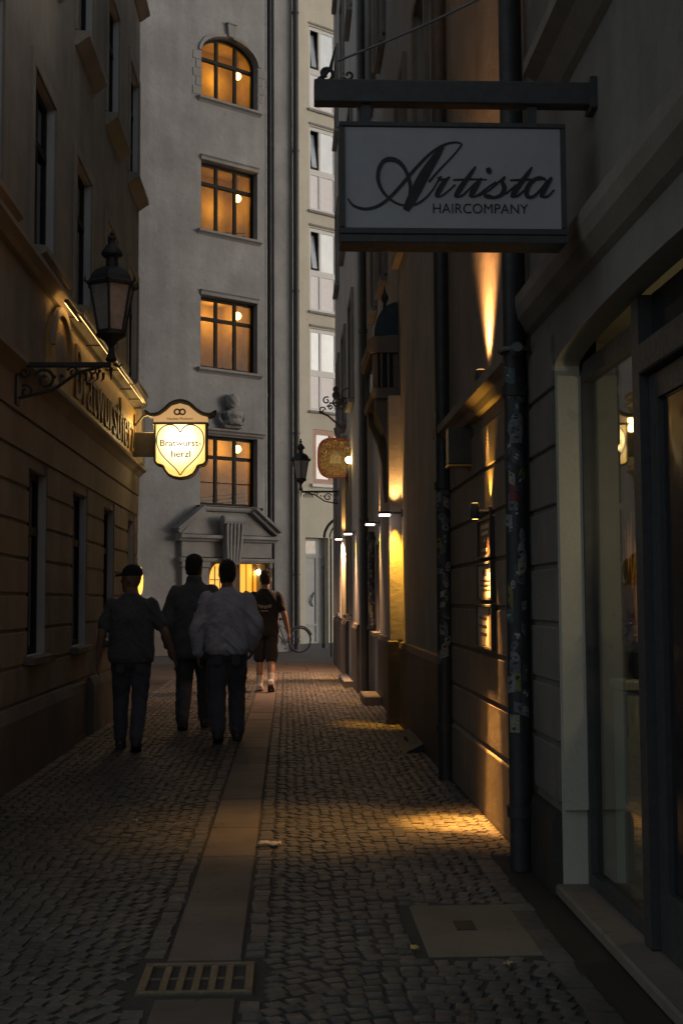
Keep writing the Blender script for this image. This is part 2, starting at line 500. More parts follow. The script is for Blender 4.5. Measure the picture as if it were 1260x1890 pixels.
litter_m = paint('paper', (.62, .60, .60), .8, 0, .1)
def scrap(x, y, w, l, lab, seed, mat_=None):
    random.seed(seed); m = MB(); nx, ny = 6, 4
    a0 = random.uniform(-.4, .4); ca, sa = math.cos(a0), math.sin(a0)
    vs = []
    for j in range(ny+1):
        for i in range(nx+1):
            u, v = (i/nx-.5)*w*(1-.3*abs(j/ny-.5)), (j/ny-.5)*l
            vs.append((x+u*ca-v*sa, y+u*sa+v*ca, .009+random.uniform(0, .016)))
    m.add(vs, [(j*(nx+1)+i, j*(nx+1)+i+1, (j+1)*(nx+1)+i+1, (j+1)*(nx+1)+i) for j in range(ny) for i in range(nx)])
    o = m.build('paper_scrap', mat_ or litter_m, None, True)
    so_ = o.modifiers.new('thick', 'SOLIDIFY'); so_.thickness = .002
    tag(o, lab, 'litter')
p = PG(497, 1562); scrap(p.x, p.y, .14, .07, 'crumpled white paper scrap on cobbles by the edge of the slab strip', 3)
p = PG(765, 1756); scrap(p.x, p.y, .035, .02, 'tiny yellowish scrap at the corner of the concrete access cover', 4, paint('yellow_scrap', (.75, .55, .2), .5))
p = PG(250, 1519); scrap(p.x, p.y, .03, .02, 'tiny pale scrap alone on the dark cobbles beside the slab strip', 5)
p = PG(938, 1787); scrap(p.x, p.y, .04, .02, 'small pale leaf scrap on cobbles between access cover and doorstep', 6, paint('leaf_scrap', (.45, .38, .2), .6))
random.seed(12)

# ------------------------------------------------------------------ generic window
def win(F, par, a0, a1, z0, z1, d, cols=2, trans=None, rise=0, fw=.055, mat_=None, pane=None, bars=True, depth=.05, name='window', hbar=None):
    """casement with its frame face at distance d; children: pane"""
    mat_ = mat_ or m_frame; pane = pane or m_pane_dark
    m = MB(); zs = z1-rise
    if rise:
        ao = arch_pts(a0, a1, zs, rise, 20); ai = arch_pts(a0+fw, a1-fw, zs, rise-fw, 20)
        for (p0, p1, q0, q1) in zip(ao[:-1], ao[1:], ai[:-1], ai[1:]):
            m.prism(F, [p0, p1, q1, q0], d-depth, d)
    else:
        m.box(F, a0, a1, d-depth, d, z1-fw, z1)
    top = zs if rise else z1-fw
    m.box(F, a0, a0+fw, d-depth, d, z0, top); m.box(F, a1-fw, a1, d-depth, d, z0, top)
    m.box(F, a0+fw, a1-fw, d-depth, d, z0, z0+fw)
    def ztop(a):
        if not rise: return z1-fw
        c, h = (a0+a1)/2, (a1-a0)/2-fw
        k = max(0, 1-((a-c)/h)**2); return zs+(rise-fw)*math.sqrt(k)
    for i in range(1, cols):
        x = a0+(a1-a0)*i/cols
        m.box(F, x-fw*.55, x+fw*.55, d-depth-.003, d+.008, z0+fw, ztop(x)-.001)
    if trans:
        m.box(F, a0+fw, a1-fw, d-depth-.005, d+.014, trans-fw*.6, trans+fw*.6)
    if hbar:
        m.box(F, a0+fw, a1-fw, d-depth+.01, d-.01, hbar-.013, hbar+.013)
    w = m.build(name, mat_, par)
    g = MB()
    if rise:
        poly = [(a0+.02, z0+.02), (a1-.02, z0+.02)] + [(x, y_) for x, y_ in reversed(arch_pts(a0+.02, a1-.02, zs, rise-.02, 16))]
    else:
        poly = [(a0+.02, z0+.02), (a1-.02, z0+.02), (a1-.02, z1-.02), (a0+.02, z1-.02)]
    g.prism(F, poly, d-depth*.62, d-depth*.42)
    g.build('pane', pane, w)
    return w

def courses(mb, F, a0, a1, z0, z1, h, ops, proud=.014, gap=.022, stag=None):
    """horizontally jointed facing slabs, cut round the openings"""
    n = max(1, round((z1-z0)/h)); h = (z1-z0)/n
    for k in range(n):
        q0, q1 = z0+k*h+gap/2, z0+(k+1)*h-gap/2
        segs = [(a0, a1)]
        for o in ops:
            if o[3] > q0 and o[2] < q1:
                ns = []
                for s0, s1 in segs:
                    if o[1] <= s0 or o[0] >= s1: ns.append((s0, s1)); continue
                    if o[0] > s0: ns.append((s0, o[0]))
                    if o[1] < s1: ns.append((o[1], s1))
                segs = ns
        for s0, s1 in segs:
            if s1-s0 < .02: continue
            if stag:
                x = s0; first = True
                while x < s1-.01:
                    L = stag*(.5 if (first and k % 2) else 1); first = False
                    e = min(s1, x+L)
                    if s1-e < stag*.3: e = s1
                    mb.bbox(F, x+(.004 if x > s0 else 0), e-(.004 if e < s1 else 0), 0.0005, proud+random.uniform(0, .001), q0, q1, .008); x = e
            else:
                mb.bbox(F, s0, s1, .0005, proud, q0, q1, .009)

# ------------------------------------------------------------------ left: ochre restaurant building
FL = Frame((XL, 0, 0), (0, 1, 0), (1, 0, 0))
LY0, LY1 = 5.2, 17.7
house = thing('restaurant_building', 'ochre plastered restaurant building with lit gilded name band along the alley', 'building', (XL, 8, 0))
gw = [(10.25, 11.05, .95, 2.5), (12.35, 13.25, .95, 2.5), (14.45, 15.3, .95, 2.5), (16.6, 17.3, .95, 2.5), (8.1, 8.95, .95, 2.5)]
up1 = [(a, a+.95, 4.35, 5.9) for a in (10.3, 12.4, 14.5, 16.55, 8.2)]
up2 = [(a, a+.95, 7.15, 8.75) for a in (10.3, 12.4, 14.5, 16.55, 8.2)]
up3 = [(a, a+.95, 9.95, 11.4) for a in (10.3, 12.4, 14.5, 16.55, 8.2)]
m = MB(); wall_front(m, FL, LY0, LY1, 0, 11.6, gw+up1+up2+up3, .13, 0, 0, 1); shell(m, FL, LY0, LY1, 11.6, 7)
m.quad(FL.p(LY0, 0, 11.6), FL.p(LY1, 0, 11.6), FL.p(LY1, -7, 11.6), FL.p(LY0, -7, 11.6))
m.build('wall', [m_left, plaster('sky_lit_reveal', (.60, .60, .63), .15, .15, 60, .15)], house)  # sky light on the reveals painted in as a paler, bluish plaster
m = MB(); courses(m, FL, LY0+.005, LY1-.002, .60, 2.60, .29, gw); m.build('stone_facing', m_left, house)
m = MB()
for y0_, y1_ in ((LY0+.004, 12.2), (13.4, LY1+.03)):
    m.profile(FL, [(0.0005, 0), (.075, 0), (.075, .50), (.06, .55), (.045, .59), (.0005, .595)], y0_, y1_)
m.build('plinth', m_plinth, house)
m = MB()
m.profile(FL, [(.001, 2.605), (.022, 2.605), (.022, 2.86), (.001, 2.86)], LY0, LY1)
m.profile(FL, [(.001, 2.885), (.03, 2.885), (.03, 3.14), (.05, 3.16), (.085, 3.2), (.13, 3.23), (.13, 3.27), (.001, 3.28)], LY0-.02, LY1+.02)
m.profile(FL, [(.001, 4.1), (.05, 4.1), (.08, 4.14), (.13, 4.17), (.13, 4.21), (.001, 4.235)], LY0-.02, LY1+.02)
m.build('cornice', m_left_trim, house)
for k, (a0, a1, z0, z1) in enumerate(gw+up1+up2+up3):
    if z0 > 9.5 and a0 < 12: continue
    w = win(FL, house, a0, a1, z0, z1, -.07, 2, z1-.5, 0, .06)
    if z0 > 4.2:
        s = MB()
        s.profile(FL, [(-.12, z0-.001), (.15, z0-.025), (.15, z0-.075), (.11, z0-.10), (.03, z0-.16), (.001, z0-.17)], a0-.14, a1+.14)
        s.build('sill', m_left_trim, w)
        s = MB()
        for (b0, b1, c0, c1) in ((a0-.13, a0-.005, z0+.002, z1+.12), (a1+.005, a1+.13, z0+.002, z1+.12), (a0-.004, a1+.004, z1+.005, z1+.119)):
            s.bbox(FL, b0, b1, .001, .022, c0, c1, .005)
        s.build('surround', m_left_trim, w)
    else:
        s = MB(); s.bbox(FL, a0-.05, a1+.05, -.12, .09, z0-.07, z0-.002, .008); s.build('sill', m_plinth, w)
m = MB(); m.bbox(FL, 12.25, 13.35, -.25, .012, .02, .56, .01); m.build('cellar_hatch', m_dark_plinth, house)
# corner pilaster of the name band
m = MB(); m.bbox(FL, 17.32, LY1+.04, .001, .10, 3.29, 4.09, .02); m.build('band_pilaster', m_left_trim, house)

# gilded name band with its lettering and strip lamp
m_gilt = paint('gilded_board', (.58, .38, .13), .5, .15, .2, 10, .15)
m_gilt_letter = paint('dark_letter', (.23, .155, .07), .5, 0, .2)
sg = thing('fascia_sign', 'gilded name band with tall dark raised letters under a strip lamp', 'sign', (XL, 14.5, 3.28))
m = MB(); m.bbox(FL, 12.0, 17.30, .001, .03, 3.30, 4.04, .008); m.build('board', m_gilt, sg)
def text_mesh(txt, mat_, par, origin, ux, uz, size_w, size_h, ext=.004, name='lettering', bold=0.0, shear=0.0, space=1.0):
    cu = bpy.data.curves.new('t', 'FONT'); cu.body = txt; cu.extrude = ext; cu.offset = bold; cu.shear = shear; cu.space_character = space
    cu.resolution_u = 4
    ob = bpy.data.objects.new('t', cu); C.objects.link(ob)
    bpy.context.view_layer.update()
    me = bpy.data.meshes.new_from_object(ob.evaluated_get(bpy.context.evaluated_depsgraph_get()))
    bpy.data.objects.remove(ob); bpy.data.curves.remove(cu)
    xs = [v.co.x for v in me.vertices]; ys = [v.co.y for v in me.vertices]
    x0, x1, y0, y1 = min(xs), max(xs), min(ys), max(ys)
    ux, uz = Vector(ux).normalized(), Vector(uz).normalized(); un = ux.cross(uz)
    off = parent_loc(par)
    for v in me.vertices:
        p = Vector(origin) + ux*((v.co.x-x0)/(x1-x0)*size_w) + uz*((v.co.y-y0)/(y1-y0)*size_h) + un*(v.co.z+ext)
        v.co = p-off
    me.name = name; me.materials.append(mat_)
    o = bpy.data.objects.new(name, me); C.objects.link(o); o.parent = par
    return o
text_mesh('Bratwurstherzl', m_gilt_letter, sg, FL.p(12.25, .030, 3.40), (0, 1, 0), (0, 0, 1), 4.8, .54, .012, bold=-.006)
m = MB()
for s0, s1 in ((11.5, 13.85), (13.9, 15.2), (15.25, 16.7)):
    m.bbox(FL, s0, s1, .20, .245, 4.045, 4.085, .006)
m.build('lamp_housing', paint('brushed_brass', (.42, .33, .2), .3, .8, .15), sg)
m = MB()
for s0, s1 in ((11.55, 13.8), (13.95, 15.15), (15.3, 16.65)):
    m.box(FL, s0, s1, .196, .1995, 4.048, 4.08)
m.build('light_strip', emit('strip_light', (1, .62, .22), 1.5), sg)
m = MB()
for a_ in (11.7, 13.0, 14.4, 15.7, 16.5):
    m.tube([FL.p(a_, .02, 4.075), FL.p(a_, .21, 4.075)], .008, 6)
m.build('lamp_arm', m_iron, sg)

# arched relief plaque
pq = thing('arched_plaque', 'arched relief plaque lit amber above the lantern bracket', 'plaque', FL.p(11.4, 0, 3.3))
m = MB()
poly = [(10.95, 3.285), (11.85, 3.285)] + list(reversed(arch_pts(10.95, 11.85, 3.66, .38, 14)))
m.prism(FL, poly, .0005, .05); m.build('board', m_gilt, pq)
m = MB(); m.ball(FL.p(11.4, .05, 3.62), .2, 16, 10, sc=(.25, 1, 1.25)); m.build('relief', m_left_trim, pq, True)
m = MB()
ao, ai = arch_pts(10.9, 11.9, 3.66, .43, 14), arch_pts(10.98, 11.82, 3.66, .35, 14)
for p0, p1, q0, q1 in zip(ao[:-1], ao[1:], ai[:-1], ai[1:]): m.prism(FL, [p0, p1, q1, q0], .051, .085)
m.build('arch_moulding', m_left_trim, pq)
m = MB(); m.bbox(FL, 11.0, 11.8, .15, .185, 4.05, 4.08, .004); m.build('lamp_housing', m_iron, pq)
m = MB(); m.box(FL, 11.05, 11.75, .146, .1495, 4.053, 4.077); m.build('light_strip', emit('plaque_light', (1, .52, .14), 5), pq)

# sconce near the far end of the building
q = PY(259, 1072, 17.45)
sc_ = thing('corner_sconce', 'narrow amber sconce glowing at the far corner of the ochre building', 'lamp', (XL, 17.5, q.z))
m = MB(); m.ball((XL+.085, 17.45, q.z), .075, 12, 8, sc=(.5, .5, 2.6)); m.build('amber_shade', emit('amber_glow', (1, .38, .05), 1.6), sc_, True)
m = MB(); m.bbox(FL, 17.37, 17.53, .0145, .05, q.z-.23, q.z+.23, .01); m.build('back_plate', m_iron, sc_)
# ------------------------------------------------------------------ grey stair tower
TH = R(36)
FT = Frame((-1.58, 33, 0), (math.cos(TH), math.sin(TH), 0), (math.sin(TH), -math.cos(TH), 0))
tw = thing('tower_building', 'tall grey roughcast stair building with a column of warmly lit windows', 'building', (-1.58, 33, 0))
H = lambda px, py, d=0.0: FT.hit(px, py, d)
wa0 = H(370, 680)[0]; wa1 = H(475, 680)[0]
sills = [H(420, y)[1] for y in (934, 683, 432, 190)]
DZ = (sills[3]-sills[0])/3
heads = [H(420, y)[1] for y in (806, 552, 306, 70)]
TA1 = H(489, 600)[0]; TA2 = H(507, 600)[0]; TA3 = H(541, 600)[0]; TA0 = -14.0
da0, da1, dz1 = H(381, 1090)[0], H(492, 1090)[0], H(430, 1040)[1]
ops = [(wa0, wa1, sills[i], heads[i], (wa1-wa0)/2*.62 if i == 3 else 0, .26) for i in range(4)]
ops.append((wa0, wa1, sills[3]+DZ, sills[3]+DZ+1.8, 0, .26))
ops.append((da0, da1, 0, dz1, 0, .5))
TH_ = 22.5
m = MB()
wall_front(m, FT, TA0, TA1, 0, TH_, ops)
m.quad(FT.p(TA1, 0, 0), FT.p(TA1, -.22, 0), FT.p(TA1, -.22, TH_), FT.p(TA1, 0, TH_))
m.quad(FT.p(TA1, -.22, 0), FT.p(TA2, -.22, 0), FT.p(TA2, -.22, TH_), FT.p(TA1, -.22, TH_))
m.quad(FT.p(TA2, -.22, 0), FT.p(TA2, -.02, 0), FT.p(TA2, -.02, TH_), FT.p(TA2, -.22, TH_))
m.quad(FT.p(TA2, -.02, 0), FT.p(TA3, -.02, 0), FT.p(TA3, -.02, TH_), FT.p(TA2, -.02, TH_))
m.quad(FT.p(TA3, -.02, 0), FT.p(TA3, -8, 0), FT.p(TA3, -8, TH_), FT.p(TA3, -.02, TH_))
m.quad(FT.p(TA0, 0, 0), FT.p(TA0, -8, 0), FT.p(TA0, -8, TH_), FT.p(TA0, 0, TH_))
m.quad(FT.p(TA0, -8, 0), FT.p(TA3, -8, 0), FT.p(TA3, -8, TH_), FT.p(TA0, -8, TH_))
m.quad(FT.p(TA0, 0, TH_), FT.p(TA3, 0, TH_), FT.p(TA3, -8, TH_), FT.p(TA0, -8, TH_))
m.build('wall', m_tower, tw)
m = MB(); m.bbox(FT, TA0, da0-.30, .0005, .05, 0, .75, .01); m.build('plinth', m_plinth, tw)
m_room = plaster('warm_stair_wall', (.40, .26, .095), .3, .25, 20, .2, patch=2.2)
m_bulb = emit('globe_glow', (1, .52, .12), 12)
for i in range(5):
    a0, a1, z0, z1 = ops[i][:4]; rise = ops[i][4]
    lit = i < 4
    w = win(FT, tw, a0+.002, a1-.002, z0+.002, z1-.002, -.20, 3, z0+(z1-z0)*(.62 if i == 3 else .70), rise, .078, m_frame, m_stair_glass if lit else m_pane_dark, depth=.06, hbar=z0+.62 if i == 0 else None)
    s = MB(); s.profile(FT, [(-.1, z0-.001), (.12, z0-.02), (.12, z0-.08), (.05, z0-.11), (.001, z0-.16)], a0-.1, a1+.1)
    s.build('sill', m_tower_trim if i else m_frame, w)
    s = MB()
    if rise:
        zs = z1-rise; ao, ai = arch_pts(a0-.09, a1+.09, zs, rise+.09, 20), arch_pts(a0-.004, a1+.004, zs, rise+.004, 20)
        for p0, p1, q0, q1 in zip(ao[:-1], ao[1:], ai[:-1], ai[1:]): s.prism(FT, [p0, p1, q1, q0], .0005, .05)
        s.prism(FT, [((a0+a1)/2-.09, z1+.02), ((a0+a1)/2+.09, z1+.02), ((a0+a1)/2+.14, z1+.36), ((a0+a1)/2-.12, z1+.36)], .001, .10)
        s.bbox(FT, (a0+a1)/2-.16, (a0+a1)/2+.17, .001, .13, z1+.361, z1+.42, .02)
        for k in range(5):
            for sd_ in (-1, 1):
                e = (a0-.01 if sd_ < 0 else a1+.01); L = .16 if k % 2 else .26
                s.bbox(FT, min(e, e+sd_*L), max(e, e+sd_*L), .0005, .018, z0+.02+k*.24, z0+.24+k*.24, .008)
    elif i in (1, 2):
        s.profile(FT, [(.0005, z1+.002), (.05, z1+.01), (.05, z1+.09), (.09, z1+.13), (.0005, z1+.16)], a0-.02, a1+.02)
    if i in (0, 1, 2, 3): s.build('surround', m_tower_trim, w)
    if lit:
        # the stair hall behind the window: a plastered recess with a pendant globe
        r_ = MB(); D0, D1 = -.262, -(1.7, 2.6, 2.1, 1.9)[i]
        b0, b1, c0, c1 = a0-.5, a1+.5, z0-.25, z1+.45
        pts = [FT.p(a, d, z) for d in (D0, D1) for z in (c0, c1) for a in (b0, b1)]
        r_.add(pts, ((4, 5, 7, 6), (0, 4, 6, 2), (1, 5, 7, 3), (0, 1, 5, 4), (2, 3, 7, 6)))
        r_.build('stair_hall', m_room, tw)
        s = MB()
        for k in range(4):
            s.tube([FT.p(a0+.1, -.9-.02*k, z0+.05+k*.10), FT.p(a1+.3, -1.3, z0-.25+k*.10)] if i in (1, 3) else [FT.p(a0-.2, -1.2, z0-.1+k*.10), FT.p(a1+.2, -.9, z0+.15+k*.1)], .016, 6)
        s.build('stair_rail', m_wood, tw)
        gy = {0: 829, 1: 583, 2: 366, 3: 140}[i]
        ga, gz = FT.hit(438, gy, -.75)
        gl = thing('globe_lamp', ['glowing globe lamp in the stair window just above the portal', 'glowing globe lamp in the stair window second above the portal', 'glowing globe lamp in the square window under the arched one', 'glowing globe lamp in the arched stair window'][i], 'lamp', FT.p(ga, -.75, gz), 'globe lamps in the stair windows')
        b = MB(); b.ball(FT.p(ga, -.75, gz), .105, 16, 10); b.build('globe', m_bulb, gl, True)
        point('stair_light', FT.p(ga+(.0, .12, .05, -.1)[i], -(1.30, 2.1, 1.65, 1.45)[i], gz+(.10, .20, .05, .24)[i]), (11, 15, 10, 12)[i], .06, (1, .57, .12)); b = MB(); b.tube([FT.p(ga, -.75, gz+.095), FT.p(ga, -.75, c1)], .010, 6); b.build('stem', m_iron, gl)

# ornament over the lowest window
oa, oz = H(428, 800, .12)
orn = MB()
orn.profile(FT, [(.0005, oz-.06), (.07, oz-.03), (.10, oz+.02), (.16, oz+.05), (.16, oz+.10), (.0005, oz+.13)], wa0-.12, wa1+.16)
orn.build('window_cornice', m_tower_trim, tw)
orn = MB()
orn.bbox(FT, oa-.30, oa+.30, .0005, .22, oz+.131, oz+.22, .03)
orn.lathe(FT.p(oa, .14, oz+.22), [(.26, 0), (.28, .06), (.2, .14), (.24, .2), (.28, .26), (.24, .34), (.12, .40), (.09, .44), (.12, .47), (.17, .50)], 18)
orn.ball(FT.p(oa, .14, oz+.86), .20, 18, 12)
for sd_ in (-1, 1):
    pts = [FT.p(oa+sd_*(.2+.2*math.sin(t)), .12, oz+.24+.16*(1-math.cos(t))) for t in [k*.5 for k in range(7)]]
    orn.tube(pts, [.06-.006*k for k in range(7)], 8)
ORN = orn

# portal with a truncated pediment
pl, pr = H(334, 990, .3)[0], H(514, 990, .3)[0]
zc0, zc1 = H(425, 1000, .3)[1], H(425, 940, .3)[1]
pt0, pt1 = H(383, 940, .3)[0], H(468, 940, .3)[0]
zE0 = dz1+.02
m = MB()
m.profile(FT, [(.0005, zc0), (.22, zc0), (.26, zc0+.05), (.34, zc0+.08), (.34, zc0+.16), (.0005, zc0+.19)], pl, pr)
m.build('portal_cornice', m_tower_trim, tw)
m = MB()
m.prism(FT, [(pl+.12, zc0+.195), (pr-.12, zc0+.195), (pt1, zc1-.08), (pt0, zc1-.08)], .0005, .12)
m.build('tympanum', m_tower_trim, tw)
m = MB()
def rake(x0, y0, x1, y1):
    dx_, dz_ = x1-x0, y1-y0; L = math.hypot(dx_, dz_); nx, nz = -dz_/L, dx_/L
    if nz < 0: nx, nz = -nx, -nz
    m.prism(FT, [(x0, y0), (x1, y1), (x1+nx*.10, y1+nz*.10), (x0+nx*.10, y0+nz*.10)], .0007, .26)
    m.prism(FT, [(x0+nx*.102, y0+nz*.102), (x1+nx*.102, y1+nz*.102), (x1+nx*.17, y1+nz*.17), (x0+nx*.17, y0+nz*.17)], .0009, .36)
rake(pl, zc0+.19, pt0, zc1-.06); rake(pr, zc0+.19, pt1, zc1-.06)
m.profile(FT, [(.0011, zc1-.055), (.2, zc1-.055), (.24, zc1), (.24, zc1+.05), (.0011, zc1+.07)], pt0, pt1)
m.build('pediment', m_tower_trim, tw)
m = MB()
m.bbox(FT, pl+.12, pr-.12, .0005, .14, zE0+.13, zc0-.005, .01)
m.profile(FT, [(.0006, zE0), (.18, zE0), (.21, zE0+.06), (.21, zE0+.10), (.0006, zE0+.125)], pl+.06, pr-.06)
m.build('entablature', m_tower_trim, tw)
m = MB()
ka, kz = H(428, 965, .3)
m.prism(FT, [(ka-.20, zE0-.06), (ka+.20, zE0-.06), (ka+.32, kz), (ka-.32, kz)], .2101, .36)
for k in range(5):
    x = ka-.22+k*.11
    m.tube([FT.p(x*.75+ka*.25, .37, zE0), FT.p(x, .40, (zE0+kz)/2), FT.p(x*1.05-ka*.05, .43, kz-.02)], .045, 8)
m.lathe(FT.p(ka-.36, .36, kz+.06), [(.05, 0), (.13, .02), (.13, .68), (.05, .72)], 14, FT.u)
m.build('console', m_tower_trim, tw)
for a0, a1 in ((pl+.14, da0-.02), (da1+.02, pr-.14)):
    m = MB(); m.bbox(FT, a0, a1, .0005, .13, .35, zE0-.15, .01); m.bbox(FT, a0-.03, a1+.03, .0007, .17, 0, .345, .012); m.bbox(FT, a0-.03, a1+.03, .0007, .18, zE0-.145, zE0-.003, .012)
    m.build('pilaster', m_tower_trim, tw)
# door set back in the portal with lit panes
m_glow = emit('amber_door_glass', (1, .40, .035), .62, (.5, .3, .1))
dr = MB(); dw = da1-da0
dr.box(FT, da0, da1, -.56, -.501, 0, dz1)
d_ = dr.build('door', m_wood, tw)
aL0, aL1 = H(386, 1060, -.5)[0], H(424, 1060, -.5)[0]
zA = H(400, 1039, -.5)[1]
m = MB(); poly = [(aL0, 1.05), (aL1, 1.05)]+list(reversed(arch_pts(aL0, aL1, zA-.45, .45, 12)))
m.prism(FT, poly, -.5008, -.485); m.build('arched_pane', m_glow, d_)
m = MB()
for f_ in (.25, .5, .75): m.box(FT, aL0+(aL1-aL0)*f_-.014, aL0+(aL1-aL0)*f_+.014, -.4848, -.475, 1.05, zA-.08)
for z_ in (1.35, 1.65, 1.95): m.box(FT, aL0, aL1, -.4849, -.477, z_-.012, z_+.012)
m.build('glazing_bar', m_wood, d_)
pa0, pa1 = H(443, 1060, -.5)[0], H(464, 1060, -.5)[0]
m = MB(); m.box(FT, pa0, pa1, -.5008, -.485, .9, H(450, 1031, -.5)[1]); m.build('side_pane', m_glow, d_)
m = MB(); m.box(FT, (pa0+pa1)/2-.012, (pa0+pa1)/2+.012, -.4848, -.475, .9, H(450, 1032, -.5)[1]); m.build('mullion', m_wood, d_)
qa0, qa1 = H(467, 1060, -.5)[0], H(489, 1060, -.5)[0]
m = MB(); m.box(FT, qa0, qa1, -.5008, -.485, .9, H(478, 1054, -.5)[1]); m.build('side_pane', emit('amber_pane_deep', (1, .38, .03), .42, (.5, .3, .1)), d_)
la, lz = H(481, 1056, -.35)
pl_ = thing('portal_lamp', 'bright half-round lamp inside the tower portal', 'lamp', FT.p(la, -.35, lz))
m = MB(); m.ball(FT.p(la, -.38, lz), .12, 14, 8, sc=(1, 1, .7)); m.build('bulb', emit('portal_glow', (1, .62, .2), 9), pl_, True)
m = MB(); m.bbox(FT, la-.05, la+.05, -.484, -.40, lz+.06, lz+.12, .005); m.build('bracket', m_iron, pl_)

# downpipes at the right edge of the tower
def pipe(name, label, base_, z1, r, mat_, clamps, group=None, seg=14, kink=None):
    t = thing(name, label, 'drainpipe', base_, group); m = MB()
    p = Vector(base_)
    m.tube([p, p+Vector((0, 0, z1))], r, seg); m.build('pipe', mat_, t, True)
    for z in clamps:
        m = MB(); m.lathe(p+Vector((0, 0, z-.03)), [(r+.001, 0), (r+.014, .002), (r+.014, .058), (r+.001, .06)], seg); m.build('collar', mat_, t, True)
    return t
b_ = FT.p(TA2-.07, -.12, 0); pipe('drainpipe', 'slim dark drainpipe in the recess of the grey tower', b_, 22.4, .055, m_pipe, [2, 5, 8, 11, 14, 17])
b_ = FT.p(TA3+.03, .10, 0); pipe('drainpipe', 'dark drainpipe in the seam between grey tower and yellow house', b_, 22.4, .085, m_pipe, [2.1, 6, 10, 14, 18])
b_ = FT.p(TA1+.10, -.14, 0); pipe('drainpipe', 'zinc grey drainpipe beside the slim dark one on the tower', b_, 22.4, .06, m_zinc, [2.5, 7, 11, 15])

# ------------------------------------------------------------------ pale yellow house
yo = PY(546, 1108, 40)
FY = Frame((yo.x, 40, 0), (math.cos(TH), math.sin(TH), 0), (math.sin(TH), -math.cos(TH), 0))
yh = thing('yellow_house', 'pale yellow rendered house with stacked white windows', 'building', (yo.x, 40, 0))
HY = lambda px, py, d=0.0: FY.hit(px, py, d)
ya0, ya1 = HY(571, 400)[0], HY(571, 400)[0]+1.15
yz = [(HY(575, b, 0)[1], HY(575, a, 0)[1]) for a, b in ((605, 757), (419, 573), (232, 387), (47, 200))]
yops = [(ya0, ya1, z0, z1, 0, .12) for z0, z1 in yz]
yg0 = HY(577, 840)[0]
yops.append((yg0, yg0+1.6, HY(590, 893)[1], HY(580, 792)[1], 0, .15))
yd0, yd1, ydz = HY(564, 1100)[0], HY(606, 1100)[0], HY(570, 992)[1]
yops.append((yd0, yd1, 0, ydz, 0, .25))
m = MB(); wall_front(m, FY, -1.2, 9, 0, 25, yops); shell(m, FY, -1.2, 9, 25, 8)
m.quad(FY.p(-1.2, 0, 25), FY.p(9, 0, 25), FY.p(9, -8, 25), FY.p(-1.2, -8, 25))
m.build('wall', m_yellow, yh)
m_ypane = paint('curtain_and_sky_pane', (.80, .87, .93), .12, 0, .12, 1.4, .02, .8)  # white curtain, with the bluish sky reflection put into the colour
m_ypane_r = paint('painted_sky_pane', (.42, .47, .53), .06, 0, .3, 1.2, .02, .9)  # blue-grey base colour carries a painted sky reflection
for k, (z0, z1) in enumerate(yz):
    zm = z0+(z1-z0)*.46
    am = (ya0*.62+ya1*.38) if False else ya0+.47
    m = MB(); d = -.05
    for (x0, x1, y0, y1) in ((ya0, ya1, z1-.12, z1), (ya0, ya1, zm-.10, zm+.10), (ya0, ya1, z0, z0+.10)): m.box(FY, x0, x1, d-.06, d, y0, y1)
    for x in (ya0+.04, am, ya1-.04):
        m.box(FY, x-.04, x+.04, d-.062, d+.004, z0+.101, zm-.101); m.box(FY, x-.04, x+.04, d-.062, d+.004, zm+.101, z1-.121)
    w = m.build('window', m_white_frame, yh)
    for x0, x1 in ((ya0+.081, am-.041), (am+.041, ya1-.081)):
        m = MB(); m.box(FY, x0, x1, d-.05, d-.025, z0+.10, zm-.10); m.build('spandrel_panel', m_white_panel, w)
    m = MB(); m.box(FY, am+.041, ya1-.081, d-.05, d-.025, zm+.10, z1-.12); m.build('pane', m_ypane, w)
    x0, x1, q0, q1 = ya0+.085, am-.045, zm+.105, z1-.125
    if k < 3 and k > 0 or k == 3:
        # tilted sash: leans into the room at the top
        m = MB(); m.box(FY, ya0+.02, am, -.6, -.55, zm, z1); m.build('dark_room', m_pane_dark, w)
        L = .20
        def tq(a, t): return FY.p(a, d-.03-L*t, q0+(q1-q0)*t)
        m = MB()
        for (c0, c1, t0, t1) in ((x0, x1, 0, .05), (x0, x1, .95, 1), (x0, x0+.06, .051, .949), (x1-.06, x1, .051, .949)):
            pts = [tq(c0, t0), tq(c1, t0), tq(c1, t1), tq(c0, t1)]
            pts += [p + FY.n*.05 for p in pts]
            m.add(pts, ((0, 1, 2, 3), (4, 5, 6, 7), (0, 1, 5, 4), (1, 2, 6, 5), (2, 3, 7, 6), (3, 0, 4, 7)))
        sash = m.build('tilted_sash', m_frame, w)
        m = MB(); pts = [tq(x0+.05, .04), tq(x1-.05, .04), tq(x1-.05, .96), tq(x0+.05, .96)]; pts += [p+FY.n*.012 for p in pts]
        m.add([p+FY.n*.02 for p in pts], ((0, 1, 2, 3), (4, 5, 6, 7), (0, 1, 5, 4), (1, 2, 6, 5), (2, 3, 7, 6), (3, 0, 4, 7)))
        m.build('pane', m_ypane_r, sash)
    else:
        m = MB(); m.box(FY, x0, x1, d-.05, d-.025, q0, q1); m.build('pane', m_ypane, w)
    m = MB()
    m.bbox(FY, ya0-.06, ya1+.06, .0005, .07, z0-.09, z0-.005, .01); m.bbox(FY, ya0-.02, ya1+.02, .0005, .04, z1+.05, z1+.12, .008)
    m.build('sill', m_tower_trim, w)
a0, a1, z0, z1 = yops[4][:4]
w = win(FY, yh, a0+.002, a1-.002, z0+.002, z1-.002, -.03, 2, None, 0, .16, paint('salmon_frame', (.50, .30, .22), .6, 0, .15), m_ypane_r, depth=.08)
